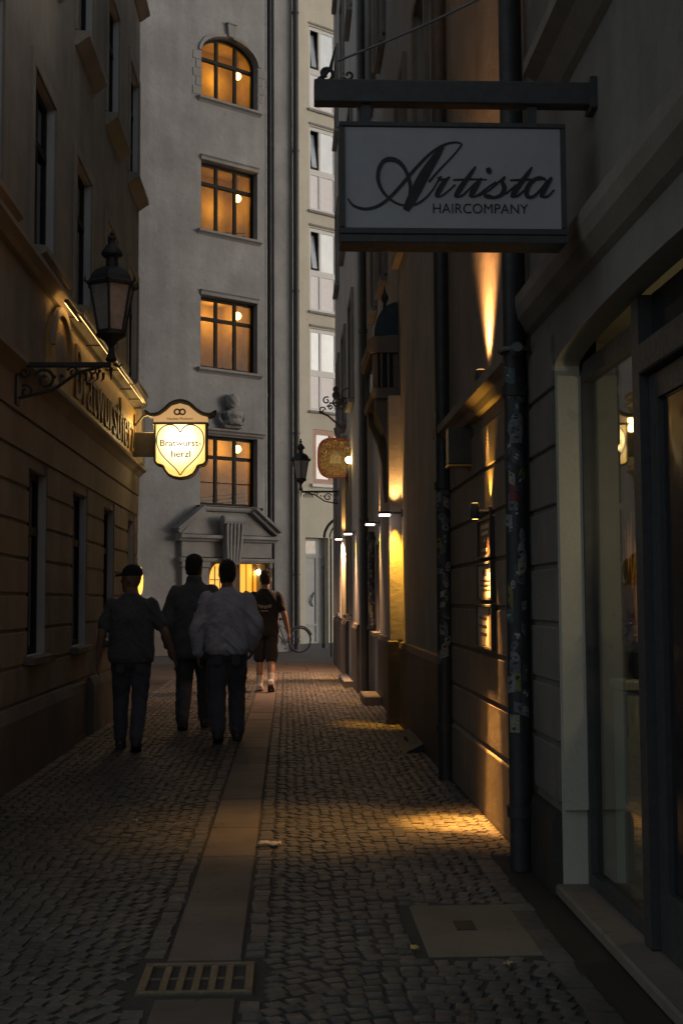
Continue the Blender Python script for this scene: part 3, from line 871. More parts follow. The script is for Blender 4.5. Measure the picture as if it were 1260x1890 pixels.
m = MB(); m.bbox(FY, a0-.08, a1+.08, .0005, .10, z0-.12, z0-.002, .015); m.build('sill', m_white_frame, w)
# pale entrance
m = MB(); m.box(FY, yd0, yd1, -.31, -.251, 0, ydz)
d_ = m.build('door', paint('pale_door', (.36, .38, .38), .5, 0, .1, 4, .05), yh)
m = MB(); zt = ydz*.82
m.box(FY, yd0+.05, yd0+.62*(yd1-yd0), -.2508, -.24, zt+.1, ydz-.1); m.build('transom_light', m_pane_dark, d_)
m = MB()
for x0, x1, y0, y1 in ((yd0, yd1, zt-.04, zt+.04), (yd0+.02, yd0+.10, .05, zt-.05), (yd0+.62*(yd1-yd0), yd0+.68*(yd1-yd0), .05, zt-.05), (yd1-.1, yd1-.02, .05, zt-.05), (yd0+.1001, yd0+.6199*(yd1-yd0), .55, .63)):
    m.box(FY, x0, x1, -.2507, -.215, y0, y1)
m.build('door_frame', paint('grey_door_frame', (.3, .31, .315), .5), d_)
m = MB(); hx = yd0+.5*(yd1-yd0)
m.tube([FY.p(hx, -.22, 1.2), FY.p(hx-.1, -.2, 1.35), FY.p(hx-.02, -.2, 1.55), FY.p(hx+.08, -.22, 1.65)], .025, 6); m.build('handle', m_zinc, d_)

pp = PY(598, 1108, 36.5)
t_ = thing('sign_post', 'slim black post standing before the pale door', 'post', (pp.x, 36.5, 0))
m = MB(); m.lathe((pp.x, 36.5, 0), [(.07, 0), (.07, .12), (.035, .16), (.035, 2.3), (.05, 2.31), (.05, 2.36), (.02, 2.42)], 10); m.build('shaft', m_iron, t_, True)
# wrought iron gate arch by the corner house
q0, q1 = PY(590, 1000, 31).x, PY(622, 1000, 31).x
t_ = thing('iron_gate_arch', 'black iron arch and posts just beyond the corner house', 'arch', ((q0+q1)/2, 31, 0))
m = MB(); za = PY(600, 985, 31).z
m.tube([(q1-.02, 31, 0), (q1-.02, 31, za)], .03, 8); m.tube([(q1-.16, 31, 0), (q1-.16, 31, za-.12)], .022, 8); m.build('post', m_iron, t_)
m = MB(); m.tube([(q1+.3-.62*math.cos(a), 31, za-.1+.55*math.sin(a)) for a in [k*.1 for k in range(17)]], .035, 8); m.tube([(q1+.3-.48*math.cos(a), 31, za-.1+.43*math.sin(a)) for a in [k*.1 for k in range(17)]], .018, 8)
m.build('arch', m_iron, t_)
# ------------------------------------------------------------------ right: salon building with the shop front
FR = Frame((XR, 0, 0), (0, 1, 0), (-1, 0, 0))
def top_cap(m, F, a0, a1, z, dep, d=0):
    m.quad(F.p(a0, d, z), F.p(a1, d, z), F.p(a1, -dep, z), F.p(a0, -dep, z))
B1, B2, B3 = 6.74, 10.05, 19.0
salon = thing('salon_building', 'dark rusticated salon building with cream jambed shop entrance', 'building', (XR, 4, 0))
shop = (2.9, 5.94, .05, 2.62, .09, .12)
su1 = [(4.55, 5.65, 4.0, 5.7), (2.2, 3.3, 4.0, 5.7)]
m = MB(); wall_front(m, FR, 0, B1, 0, 6.4, [shop]+su1, .14, 0, 0, 1)
shell(m, FR, 0, B1, 6.4, 6); top_cap(m, FR, 0, B1, 6.4, 6)
m.build('wall', [m_right, m_jamb], salon)
m = MB(); courses(m, FR, 5.942, B1-.002, .42, 2.70, .293, [(shop[0]-.001, shop[1]+.001, 0, 2.75)], .016, .024, .95)
m.build('stone_facing', m_right, salon)
m = MB(); m.profile(FR, [(.0005, 0), (.045, 0), (.045, .34), (.03, .385), (.0005, .39)], 5.945, B1); m.build('plinth', m_dark_plinth, salon)
m = MB(); m.profile(FR, [(.0006, 2.80), (.03, 2.82), (.075, 2.88), (.09, 2.94), (.09, 3.0), (.0006, 3.03)], 2.0, B1)
m.build('cornice', m_right2, salon)
for a0, a1, z0, z1 in su1:
    w = win(FR, salon, a0, a1, z0, z1, -.08, 2, z1-.5)
    s = MB(); s.profile(FR, [(-.1, z0), (.16, z0-.02), (.16, z0-.08), (.10, z0-.12), (.03, z0-.2), (.001, z0-.22)], a0-.14, a1+.14); s.build('sill', m_right2, w)
    s = MB()
    for (c0, c1, e0, e1) in ((a0-.16, a0-.006, z0+.01, z1+.15), (a1+.006, a1+.16, z0+.01, z1+.15), (a0-.005, a1+.005, z1+.006, z1+.149)): s.bbox(FR, c0, c1, .001, .03, e0, e1, .006)
    s.build('surround', m_right2, w)
# jamb lining with its narrower foot, threshold, glazing and black door
m = MB(); m.bbox(FR, 5.905, 5.9385, -.118, -.004, .40, 2.48, .006); m.build('jamb_lining', m_jamb, salon)
m = MB(); m.bbox(FR, 3.0, 5.98, -.16, .035, .0, .055, .01); m.build('doorstep', m_sand, salon)
sw = MB()
sw.box(FR, 5.885, 5.935, -.185, -.119, .056, 2.50); sw.box(FR, 4.90, 4.95, -.19, -.10, .056, 2.60)
sw.box(FR, 4.951, 5.884, -.184, -.12, .056, .115); sw.box(FR, 4.951, 5.884, -.184, -.12, 2.44, 2.53)
sw_ = sw.build('shop_window', m_black, salon)
g = MB(); g.box(FR, 4.94, 5.89, -.156, -.149, .10, 2.45); g.build('pane', m_shop_glass, sw_)
dm = MB()
dm.bbox(FR, 4.80, 4.895, -.20, -.085, .056, 2.60, .006); dm.bbox(FR, 2.95, 3.1, -.20, -.075, .056, 2.5, .006)
dm.bbox(FR, 3.101, 4.799, -.20, -.08, 2.28, 2.40, .006)
for a0, a1, z0, z1 in ((4.68, 4.79, .06, 2.27), (3.9, 3.99, .06, 2.27), (3.11, 3.22, .06, 2.27), (3.99, 4.68, .06, .3), (3.22, 3.9, .06, .3), (3.99, 4.68, 2.17, 2.27), (3.22, 3.9, 2.17, 2.27)):
    dm.box(FR, a0, a1, -.17, -.12, z0, z1)
d_ = dm.build('door', m_black, salon)
m = MB(); m.box(FR, 4.0, 4.67, -.15, -.14, .305, 2.165); m.box(FR, 3.23, 3.89, -.15, -.14, .305, 2.165); m.box(FR, 3.11, 4.79, -.15, -.14, 2.405, 2.6); m.build('pane', m_pane_dark, d_)
m = MB(); m.tube([FR.p(4.05, -.115, .9), FR.p(4.05, -.06, .92), FR.p(4.05, -.06, 1.5), FR.p(4.05, -.115, 1.52)], .014, 8); m.build('handle', m_zinc, d_)
m_shopwall = paint('shop_wall', (.20, .19, .14), .8, 0, .08, 3, .02)
r_ = MB(); x0, x1, y0, y1, z0, z1 = XR+.205, XR+3.2, 2.92, 6.6, .05, 2.78
pts = [(x, y, z) for z in (z0, z1) for y in (y0, y1) for x in (x0, x1)]
r_.add(pts, ((0, 1, 3, 2), (4, 5, 7, 6), (1, 3, 7, 5), (0, 1, 5, 4), (2, 3, 7, 6)))
r_.quad((x0, 5.94, z0), (x0, y1, z0), (x0, y1, z1), (x0, 5.94, z1))
r_.build('shop_room', m_shopwall, salon)
sl2 = thing('shop_pendant', 'small warm pendant lamp inside the hair salon', 'lamp', (XR+.65, 5.15, 1.78))
m = MB(); m.ball((XR+.65, 5.15, 1.78), .08, 14, 8); m.build('globe', emit('shop_lamp_glow', (1, .76, .42), 14), sl2, True)
m = MB(); m.tube([(XR+.65, 5.15, 1.855), (XR+.65, 5.15, 2.775)], .006, 6); m.build('cord', m_iron, sl2)
# display pedestal and dried flowers behind the glass
ds = thing('display_pedestal', 'pale pedestal behind the salon glass carrying dried flowers', 'pedestal', (1.62, 5.72, .05))
m = MB(); m.bbox(WORLD, 1.53, 1.75, 5.60, 5.84, .051, .98, .01); m.bbox(WORLD, 1.515, 1.765, 5.585, 5.855, .981, 1.03, .008)
m.build('column', m_jamb, ds)
fl = thing('dried_bouquet', 'dried bouquet with tall amber reeds above dark blooms, behind the salon glass', 'bouquet', (1.63, 5.72, 1.031))
m = MB(); m.lathe((1.63, 5.72, 1.031), [(.035, 0), (.06, .04), (.055, .1), (.035, .14), (.045, .17)], 14); m.build('vase', m_iron, fl, True)
m = MB()
for k in range(14):
    a = random.uniform(-.5, .5); L = random.uniform(.36, .62); ln = random.uniform(-.02, .05)
    p0 = Vector((1.60+random.uniform(-.015, .015), 5.72+random.uniform(-.03, .03), 1.19)); 
    m.tube([p0, p0+Vector((ln*.3-.01, a*.05, L*.5)), p0+Vector((ln-.01, a*.12, L))], [.004, .006, .002], 5)
m.build('reed', paint('amber_reed', (.75, .36, .07), .7, 0, .2), fl)
m = MB()
for k in range(46):
    c = Vector((1.63+random.gauss(0, .045), 5.72+random.gauss(0, .05), 1.26+random.gauss(0, .06)))
    m.ball(c, random.uniform(.008, .022), 7, 5)
m.build('bloom', paint('dark_bloom', (.14, .05, .06), .8, 0, .6, 40), fl, True)
m = MB()
for k in range(16):
    c = Vector((1.63+random.gauss(0, .05), 5.70+random.gauss(0, .05), 1.27+random.gauss(0, .06)))
    m.ball(c, random.uniform(.008, .018), 7, 5, sc=(1, 1, .6))
m.build('pale_bloom', paint('pale_bloom', (.5, .47, .36), .8, 0, .3, 40), fl, True)

# ------------------------------------------------------------------ plaster house with the notice cases
lamp_y = 7.80
ph = thing('plaster_house', 'narrow dun plaster house with moulded ledge and notice cases', 'building', (XR, 8.4, 0))
m = MB(); wall_front(m, FR, B1+.004, B2, 0, 7.0, []); shell(m, FR, B1+.004, B2, 7.0, 6); top_cap(m, FR, B1+.004, B2, 7.0, 6); m.build('wall', m_right2, ph)
m = MB(); courses(m, FR, B1+.01, B2-.002, .45, 2.54, .30, [], .014, .022); m.build('stone_facing', m_right2, ph)
m = MB(); m.profile(FR, [(.0005, 0), (.021, 0), (.021, .42), (.016, .43), (.0005, .44)], B1+.01, B2); m.build('plinth', m_right2, ph)
m = MB(); m.profile(FR, [(.0006, 2.62), (.04, 2.63), (.06, 2.68), (.11, 2.71), (.11, 2.77), (.0006, 2.81)], B1+.02, B2); m.build('ledge', m_right2, ph)
def case(lab, y0, y1, z0, z1, body, marks, dark=True):
    t = thing('notice_case', lab, 'notice case', FR.p((y0+y1)/2, .016, z0), 'notice cases under the wall lamp')
    m = MB(); f = .018
    m.bbox(FR, y0, y1, .0155, .035, z0, z1, .004); m.build('backing', body, t)
    m = MB()
    for b in ((y0-f, y0, z0-f, z1+f), (y1, y1+f, z0-f, z1+f), (y0, y1, z1, z1+f), (y0, y1, z0-f, z0)): m.bbox(FR, b[0], b[1], .0156, .045, b[2], b[3], .003)
    m.build('frame', m_iron, t)
    m = MB()
    for (u0, u1, v0, v1) in marks:
        m.box(FR, y0+(y1-y0)*u0, y0+(y1-y0)*u1, .0351, .0365, z0+(z1-z0)*v0, z0+(z1-z0)*v1)
    m.build('print', paint('pale_print', (.6, .55, .45), .7) if dark else paint('dark_print', (.10, .07, .06), .7), t)
m_menu = paint('menu_board', (.07, .035, .025), .5, 0, .2); m_pap = paint('menu_paper', (.55, .5, .42), .8, 0, .12, 6)
case('uppermost notice case, dark board with pale lines, under the wall lamp', 7.68, 8.18, 1.68, 1.90, m_menu, [(.2, .8, .78, .9), (.25, .75, .6, .7), (.42, .58, .38, .48), (.3, .7, .12, .2)])
case('middle notice case holding a cream sheet, below the dark board', 7.68, 8.22, 1.41, 1.62, m_pap, [(.35, .65, .68, .84), (.15, .85, .5, .54), (.15, .85, .36, .40), (.15, .7, .22, .26)], False)
case('lowest notice case with cream sheet and narrow dark strip', 7.68, 8.26, 1.10, 1.35, m_pap, [(.02, .22, .04, .96), (.35, .9, .7, .74), (.35, .9, .5, .54), (.35, .8, .3, .34)], False)

def spot_pair(loc, up, down, ua, da, tilt=.03, col=WARM):
    x, y, z = loc
    if up: spot('wall_lamp_beam', (x, y, z+.075), (x+tilt, y, z+1), up, ua, .5, .012, col)
    if down: spot('wall_lamp_beam', (x, y, z-.075), (x+tilt, y, z-1), down, da, .5, .012, col)
nl = thing('wall_spotlight', 'small up and down spotlight above the notice cases', 'lamp', FR.p(lamp_y, 0, 1.95), 'wall lamps along the alley')
lx = XR-.115
m = MB(); m.lathe((lx, lamp_y, 1.905), [(.024, 0), (.027, .004), (.027, .096), (.024, .10)], 16); m.build('housing', m_black, nl, True)
m = MB(); m.bbox(FR, lamp_y-.03, lamp_y+.03, .0145, .03, 1.92, 1.985, .004); m.tube([FR.p(lamp_y, .028, 1.952), FR.p(lamp_y, .092, 1.952)], .011, 8); m.build('bracket', m_black, nl)
m = MB()
for z in (1.9035, 2.0055): m.lathe((lx, lamp_y, z), [(.019, 0), (.019, .0012)], 14)
m.build('lens', emit('spot_lens', (1, .6, .15), 2), nl)
spot('wall_lamp_beam', (lx+.06, lamp_y, 2.02), (lx+.16, lamp_y, 2.7), 9, 80, 1, .012, (1, .48, .06))
spot('wall_lamp_beam', (lx, lamp_y, 1.89), (lx+.11, lamp_y, .9), 60, 54, .8, .03, (1, .44, .11))
spot('wall_lamp_beam', (lx, lamp_y, 1.885), (lx+.06, lamp_y, .9), 330, 26, .7, .03, (1, .44, .10))
spot('wall_lamp_beam', (lx-.02, lamp_y, 1.88), (lx-.10, lamp_y+.06, .9), 380, 24, 1.0, .03, (1, .43, .06))
spot('wall_lamp_beam', (lx-.02, lamp_y, 1.88), (lx-.50, lamp_y, .9), 50, 60, 1.0, .02)
ul = thing('ledge_uplight', 'little uplight resting on the moulded ledge of the plaster house', 'lamp', FR.p(7.85, .06, 2.79))
m = MB(); m.lathe(FR.p(7.85, .06, 2.79), [(.035, 0), (.038, .01), (.034, .07), (.030, .075)], 14); m.build('housing', m_black, ul, True)
m = MB(); m.lathe(FR.p(7.85, .06, 2.866), [(.026, 0), (.026, .0015)], 14); m.build('lens', emit('uplight_lens', (1, .5, .15), 1.5), ul)
spot('uplight_beam', FR.p(7.85, .10, 2.885), FR.p(7.85, .03, 4.5), 190, 84, 1.0, .075, (1, .43, .13))
spot('under_ledge_beam', FR.p(7.9, .07, 2.61), FR.p(7.9, .03, 1.9), 16, 40, 1.0, .02, (1, .47, .12))

# black projecting box sign
bs_ = thing('projecting_box_sign', 'small black box sign jutting from the plaster house over the notice cases', 'sign', FR.p(8.6, .15, 2.3))
A, Bq = PY(827, 788, 8.6), PY(884, 856, 8.6)
m = MB(); m.bbox(WORLD, A.x, Bq.x, 8.6, 8.74, Bq.z, A.z, .006); m.build('box', m_black, bs_)
m = MB(); m.bbox(WORLD, A.x-.004, Bq.x+.004, 8.594, 8.746, Bq.z-.018, Bq.z-.001, .003); m.build('lit_edge_lip', paint('lit_edge_amber', (.5, .33, .12), .35, .7, .1), bs_)  # added lip: lamp light on the lower edge put into its amber colour
m = MB(); m.bbox(WORLD, Bq.x+.0005, XR+.002, 8.645, 8.695, A.z-.16, A.z-.06, .004); m.build('arm', m_black, bs_)

# ------------------------------------------------------------------ tavern with the dark plinth
tv = thing('tavern_building', 'brown grey tavern front with black plinth and a coppered oriel', 'building', (XR, 14.5, 0))
tvo = [(11.1, 12.0, 5.3, 7.2), (13.2, 14.1, 5.3, 7.2), (15.9, 16.8, 5.6, 7.4), (17.6, 18.4, 5.6, 7.4), (11.1, 12.0, 8.6, 10.4), (13.2, 14.1, 8.6, 10.4), (15.9, 16.8, 8.8, 10.6), (17.6, 18.4, 8.8, 10.6),
       (17.55, 18.2, 0.95, 2.2)]
m = MB(); wall_front(m, FR, B2+.004, B3, 0, 11, tvo, .16); shell(m, FR, B2+.004, B3, 11, 6); top_cap(m, FR, B2+.004, B3, 11, 6); m.build('wall', m_right3, tv)
m = MB(); m.profile(FR, [(.0005, 0), (.05, 0), (.05, .86), (.035, .92), (.0005, .93)], B2+.16, 17.3); m.build('plinth', m_dark_plinth, tv)
for a0, a1, z0, z1 in tvo:
    w = win(FR, tv, a0+.002, a1-.002, z0+.002, z1-.002, -.10, 2, z1-.5 if z0 > 3 else None)
    s = MB(); s.bbox(FR, a0-.08, a1+.08, .001, .09, z0-.08, z0-.004, .01)
    s.build('sill', m_tower_trim, w)
    if z0 > 3:
        s = MB()
        for (c0, c1, e0, e1) in ((a0-.14, a0-.006, z0, z1+.13), (a1+.006, a1+.14, z0, z1+.13), (a0-.005, a1+.005, z1+.006, z1+.129)): s.bbox(FR, c0, c1, .001, .045, e0, e1, .008)
        s.build('surround', m_right2, w)
# oriel
oy0, oy1, ox = 14.32, 15.7, .30
ori = MB(); ori.profile(FR, [(.001, 3.74), (ox, 3.74), (ox+.02, 3.80), (ox, 3.86), (.001, 3.86)], oy0-.02, oy1+.02)
oc = ori.build('oriel', m_sand, tv)
m = MB(); m.box(FR, oy0+.03, oy1-.03, .001, ox-.03, 3.861, 4.27); m.build('pane', m_pane_dark, oc)
m = MB()
for a in (oy0+.03, oy1-.03):
    for d in (.03, ox-.03): m.bbox(FR, a-.03, a+.03, d-.03, d+.03, 3.861, 4.268, .006)
m.build('post_frame', m_sand, oc, True)
for d in (.12, .2):
    m = MB(); m.tube([FR.p(oy0-.02, d*1.0, 3.862), FR.p(oy0-.02, d, 4.268)], .014, 8); m.build('colonnette', m_sand, oc, True)
m = MB(); m.profile(FR, [(.001, 4.27), (ox+.02, 4.27), (ox+.05, 4.33), (ox+.05, 4.42), (ox-.02, 4.46), (.001, 4.48)], oy0-.04, oy1+.04); m.build('cornice', m_sand, oc)
m = MB(); pr_ = []
for k in range(9):
    t = k/8*math.pi/2; pr_.append(((ox-.02)*math.cos(t)+.001, 4.48+.40*math.sin(t)))
m.profile(FR, pr_+[(.001, 4.48)], oy0+.02, oy1-.02); m.build('copper_roof', paint('dark_copper', (.035, .055, .075), .45, .5, .3), oc)
m = MB(); m.lathe(FR.p(oy0+.18, ox-.16, 4.80), [(.03, 0), (.018, .1), (.04, .14), (.045, .18), (.02, .23), (.006, .30)], 10); m.build('finial', m_iron, oc, True)
for a in (oy0+.1, oy1-.1):
    m = MB(); m.prism(Frame(FR.p(a, 0, 0), (-1, 0, 0), (0, 1, 0)), [(.001, 2.62), (.07, 2.62), (.09, 2.8), (.10, 3.1), (.16, 3.35), (ox-.03, 3.6), (ox-.02, 3.738), (.001, 3.738)], -.07, .07); m.build('console', m_sand, oc)
m = MB(); m.profile(FR, [(.001, 3.40), (.12, 3.45), (.20, 3.6), (.22, 3.737), (.001, 3.737)], oy0+.18, oy1-.18); m.build('corbel', m_sand, oc)

m = MB(); m.bbox(FR, 14.08, 14.34, .0005, .14, .942, 3.735, .008); m.build('pilaster', m_right3, tv); m = MB(); m.bbox(FR, 14.05, 14.37, .0505, .165, 0, .938, .01); m.build('pilaster_foot', m_dark_plinth, tv)

def step_block(lab, x0, x1, y0, y1, h, mat_=m_sand, nm='stone_step'):
    m = MB(); m.bbox(WORLD, x0, x1, y0, y1, -.02, h, .012); tag(m.build(nm, mat_), lab, 'step')
step_block('worn stone step at the foot of the black tavern plinth', 1.02, 1.245, 16.6, 17.6, .12)
cd = thing('cellar_door', 'sloping grey cellar flap against the black tavern plinth', 'hatch', (1.2, 12.2, 0))
m = MB(); m.prism(Frame((0, 0, 0), (1, 0, 0), (0, 1, 0)), [(1.08, 0), (1.249, 0), (1.249, .08)], 11.5, 12.9); m.build('flap', paint('grey_flap', (.035, .035, .037), .7, 0), cd)
m = MB(); m.tube([(1.15, 12.1, .04), (1.14, 12.12, .075), (1.14, 12.28, .075), (1.15, 12.3, .04)], .008, 6); m.build('handle', m_iron, cd)

# ------------------------------------------------------------------ corner house
F4 = Frame((XR4, 0, 0), (0, 1, 0), (-1, 0, 0)); E4 = 28.0
ch = thing('corner_house', 'pale grey corner house projecting at the far end of the alley', 'building', (XR4, 23, 0))
c4 = [(20.2, 21.2, 4.7, 6.4), (22.9, 23.9, 4.7, 6.4), (25.6, 26.6, 4.7, 6.4), (20.2, 21.2, 8.0, 9.7), (22.9, 23.9, 8.0, 9.7), (25.6, 26.6, 8.0, 9.7), (20.2, 21.2, 11.3, 13), (22.9, 23.9, 11.3, 13), (25.6, 26.6, 11.3, 13), (25.6, 26.6, 14.4, 16), (21.2, 22.3, 1.15, 3.6), (24.6, 25.5, 1.15, 3.4)]
m = MB(); wall_front(m, F4, B3+.003, E4, 0, 18, c4, .16); shell(m, F4, B3+.003, E4, 18, 7); top_cap(m, F4, B3+.003, E4, 18, 7)
m.build('wall', plaster('light_grey_plaster', (.66, .63, .61), .2, .25, 50, .4), ch)
m = MB(); m.profile(F4, [(.0005, 0), (.07, 0), (.07, .95), (.05, 1.02), (.0005, 1.03)], 22.3, E4+.06)
m.profile(F4, [(.0005, 0), (.05, 0), (.05, .95), (.03, 1.02), (.0005, 1.03)], B3+.01, 20.6)
m.build('plinth', m_plinth, ch)
for a0, a1, z0, z1 in c4:
    w = win(F4, ch, a0+.002, a1-.002, z0+.002, z1-.002, -.08, 2, z1-.55, 0, .06)
    s = MB(); s.bbox(F4, a0-.1, a1+.1, .001, .10, z0-.08, z0-.004, .012); s.build('sill', m_tower_trim, w)
    s = MB()
    for (c0_, c1_, e0, e1) in ((a0-.13, a0-.006, z0, z1+.12), (a1+.006, a1+.13, z0, z1+.12), (a0-.005, a1+.005, z1+.006, z1+.119)): s.bbox(F4, c0_, c1_, .001, .05, e0, e1, .01)
    s.build('surround', m_tower_trim, w)
for a in (24.2, 27.3):
    m = MB(); m.bbox(F4, a-.18, a+.18, .001, .08, 1.04, 4.2, .02); m.build('pilaster', m_right3, ch)
step_block('low doorstep block where the corner house meets the alley', XR4-.20, XR4-.052, 20.0, 21.9, .11, m_tower_trim)

# ------------------------------------------------------------------ wall lamps further down the alley
m_strip = emit('lamp_strip', (1.0, .74, .66), 2.4)
def wall_lamp(lab, F, a, z, d0, dn, up, back, wide=9, shift=0):
    """flat lamp on an arm; BACK: distance along the wall to the face it lights"""
    t = thing('wall_lamp', lab, 'lamp', F.p(a, 0, z), 'wall lamps along the alley')
    m = MB(); m.bbox(F, a-.055, a+.055, d0, d0+.135, z+.002, z+.032, .005); m.build('housing', m_black, t)
    m = MB(); m.bbox(F, a-.012, a+.012, .0005, d0-.0005, z+.004, z+.028, .003); m.bbox(F, a-.05, a+.05, .0006, .012, z-.03, z+.06, .003); m.build('wall_bracket', m_black, t)
    m = MB(); m.bbox(F, a-.05, a+.05, d0+.006, d0+.129, z-.020, z+.001, .003); m.build('diffuser', m_strip, t)
    if back: spot('wall_lamp_beam', F.p(a+.03, d0*.6, z-.04), F.p(a+back*1.1, d0*.6, z-1.1), dn, 40, .9, .03, (1, .45, .03))
    else: spot('wall_lamp_beam', F.p(a, d0*.7, z-.04), F.p(a, .0, z-1), dn, 44, .8, .02, (1, .50, .05))
    spot('wall_lamp_beam', F.p(a, d0+.06, z-.04), F.p(a+shift, d0+.55, z-1), wide, 110, 1, .05, (1, .53, .29))
    if up: spot('wall_lamp_beam', F.p(a+.02, d0*.6, z+.06), F.p(a+back*1.1, d0*.6, z+1.2), up, 66, .8, .02, (1, .46, .12))
wall_lamp('flat wall lamp on the tavern pilaster under the oriel, nearest of the lit strips', FR, 13.97, 2.36, .135, 150, 26, .11, 14, .4)
wall_lamp('flat wall lamp on the tavern above the stickered standpipe', FR, 17.4, 2.46, .07, 60, 14, 0, 85)
wall_lamp('flat wall lamp on the near end of the pale corner house', F4, 19.9, 2.46, .06, 60, 0, 0, 200)
wall_lamp('flat wall lamp on the corner house nearest the street', F4, 22.45, 2.50, .10, 150, 14, .11, 360, .75)
m = MB(); m.bbox(F4, 22.56, 22.85, .0005, .11, 1.04, 4.4, .01); m.build('pilaster', m_right3, ch)

# ------------------------------------------------------------------ drainpipes with stickers
def stickers(t, p, r, n, z0, z1, seed, a_mid=-1.75, spread=.9):
    rs = random.Random(seed)
    pal = [(.52, .52, .50), (.40, .42, .45), (.24, .26, .30), (.14, .15, .17), (.50, .46, .38), (.30, .05, .06), (.15, .24, .26), (.38, .36, .14), (.10, .10, .12), (.34, .34, .36)]
    ms = [paint('sticker_print', tuple(x*.62 for x in c), .5, 0, .5, 60, .05) for c in pal]
    ink = [paint('sticker_ink', c, .5, 0, .2, 40, 0) for c in ((.03, .03, .03), (.5, .5, .48), (.3, .04, .05))]
    for k in range(n):
        z = z0+(z1-z0)*(k+rs.random()*.9)/n; h = rs.uniform(.04, .10); w = rs.uniform(.5, 1.25)
        a = a_mid+rs.uniform(-spread, spread); tl = rs.uniform(-.25, .25); rr = r+.0012+.0004*(k % 5)
        ci = 5 if (seed == 1 and k == int(n*.62)) else rs.choice((0, 1, 1, 2, 2, 3, 3, 4, 6, 7, 8, 9))
        m = MB(); N = 6; kind = rs.random()
        vs = []
        for j in (0, 1):
            for i in range(N+1):
                u = i/N*2-1
                hh = h if kind > .3 else h*math.sqrt(max(0, 1-u*u*.96))
                an = a+u*w/2
                vs.append((p[0]+rr*math.cos(an), p[1]+rr*math.sin(an), z+(j-.5)*hh+u*tl*h))
        m.add(vs, [(i, i+1, N+2+i, N+1+i) for i in range(N)], 0)
        for q in range(rs.randint(1, 3)):
            u0 = rs.uniform(-.75, .1); u1 = u0+rs.uniform(.3, .8); zz = rs.uniform(-.3, .3)*h; hb = rs.uniform(.08, .2)*h
            vs = []
            for j in (0, 1):
                for i in range(4):
                    u = u0+(min(u1, .85)-u0)*i/3; an = a+u*w/2
                    vs.append((p[0]+(rr+.0005)*math.cos(an), p[1]+(rr+.0005)*math.sin(an), z+zz+(j-.5)*hb+u*tl*h))
            m.add(vs, [(i, i+1, 5+i, 4+i) for i in range(3)], 1)
        m.build('sticker', [ms[ci], ink[0 if pal[ci][0] > .2 else 1]], t, fix=False)
PA = (1.205, 6.52, 0)
t = pipe('drainpipe', 'near drainpipe plastered with stickers beside the shop jamb', PA, 6.3, .054, m_pipe, [.3, 2.5, 5.2])
m = MB(); m.tube([(1.205, 6.45, 2.70), (1.205, 6.40, 2.72)], .03, 10); m.tube([(1.205+.075*math.cos(a), 6.52+.075*math.sin(a), 2.72) for a in [k*.45 for k in range(14)]], .014, 6, closed=True); m.build('pipe_clip', m_zinc, t, True)
stickers(t, PA, .054, 44, .75, 2.65, 1)
m = MB(); m.tube([(1.262, 6.56, .02), (1.262, 6.56, 6.2)], .022, 8); m.build('cable_conduit', m_pipe, t)
PB = (1.235, 9.80, 0)
t = pipe('drainpipe', 'drainpipe between plaster house and tavern with stickers low down', PB, 6.9, .058, m_pipe, [.4, 2.3, 5]); stickers(t, PB, .058, 26, .9, 2.3, 2)
PC = (1.165, 18.78, 0)
t = pipe('drainpipe', 'dark drainpipe in the angle between tavern and corner house', PC, 16, .055, m_pipe, [2.6, 5.5, 9, 12])
PD = (1.235, 18.30, .95)
t = pipe('standpipe', 'short standpipe thick with stickers under the second tavern lamp', PD, 1.45, .052, m_pipe, [.05, 1.35]); stickers(t, PD, .052, 26, 1.0, 2.3, 3)
# ------------------------------------------------------------------ hair salon sign
SY = 5.0
def q5(px, py, Y=SY): v = PY(px, py, Y); return v.x, v.z
hs_ = thing('salon_sign', 'grey white box sign with black script lettering hanging from a black beam', 'sign', (.72, SY, 3.0))
x0, z1 = q5(626, 222); x1, z0 = q5(1047, 449)
zb = q5(800, 421)[1]
TK = .15
m = MB()
m.bbox(WORLD, x0, x1, SY, SY+TK, z0+.035, z0+.062, .004); m.bbox(WORLD, x0, x1, SY, SY+TK, z1-.022, z1, .004)
m.bbox(WORLD, x0, x0+.022, SY+.0004, SY+TK-.0004, z0+.0622, z1-.0222, .004); m.bbox(WORLD, x1-.022, x1, SY+.0004, SY+TK-.0004, z0+.0622, z1-.0222, .004)
m.bbox(WORLD, x0+.001, x1-.001, SY+.002, SY+TK-.002, z0, z0+.0348, .004)
m.box(WORLD, x0+.01, x1-.01, SY+.09, SY+TK-.01, z0+.05, z1-.01)
m.build('housing', m_black, hs_)
m = MB(); m.box(WORLD, x0+.0222, x1-.0222, SY+.008, SY+.03, z0+.0622, z1-.0222)
m.build('face_panel', paint('opal_panel', (.46, .46, .50), .35, 0, .13, 3.5, .02), hs_)
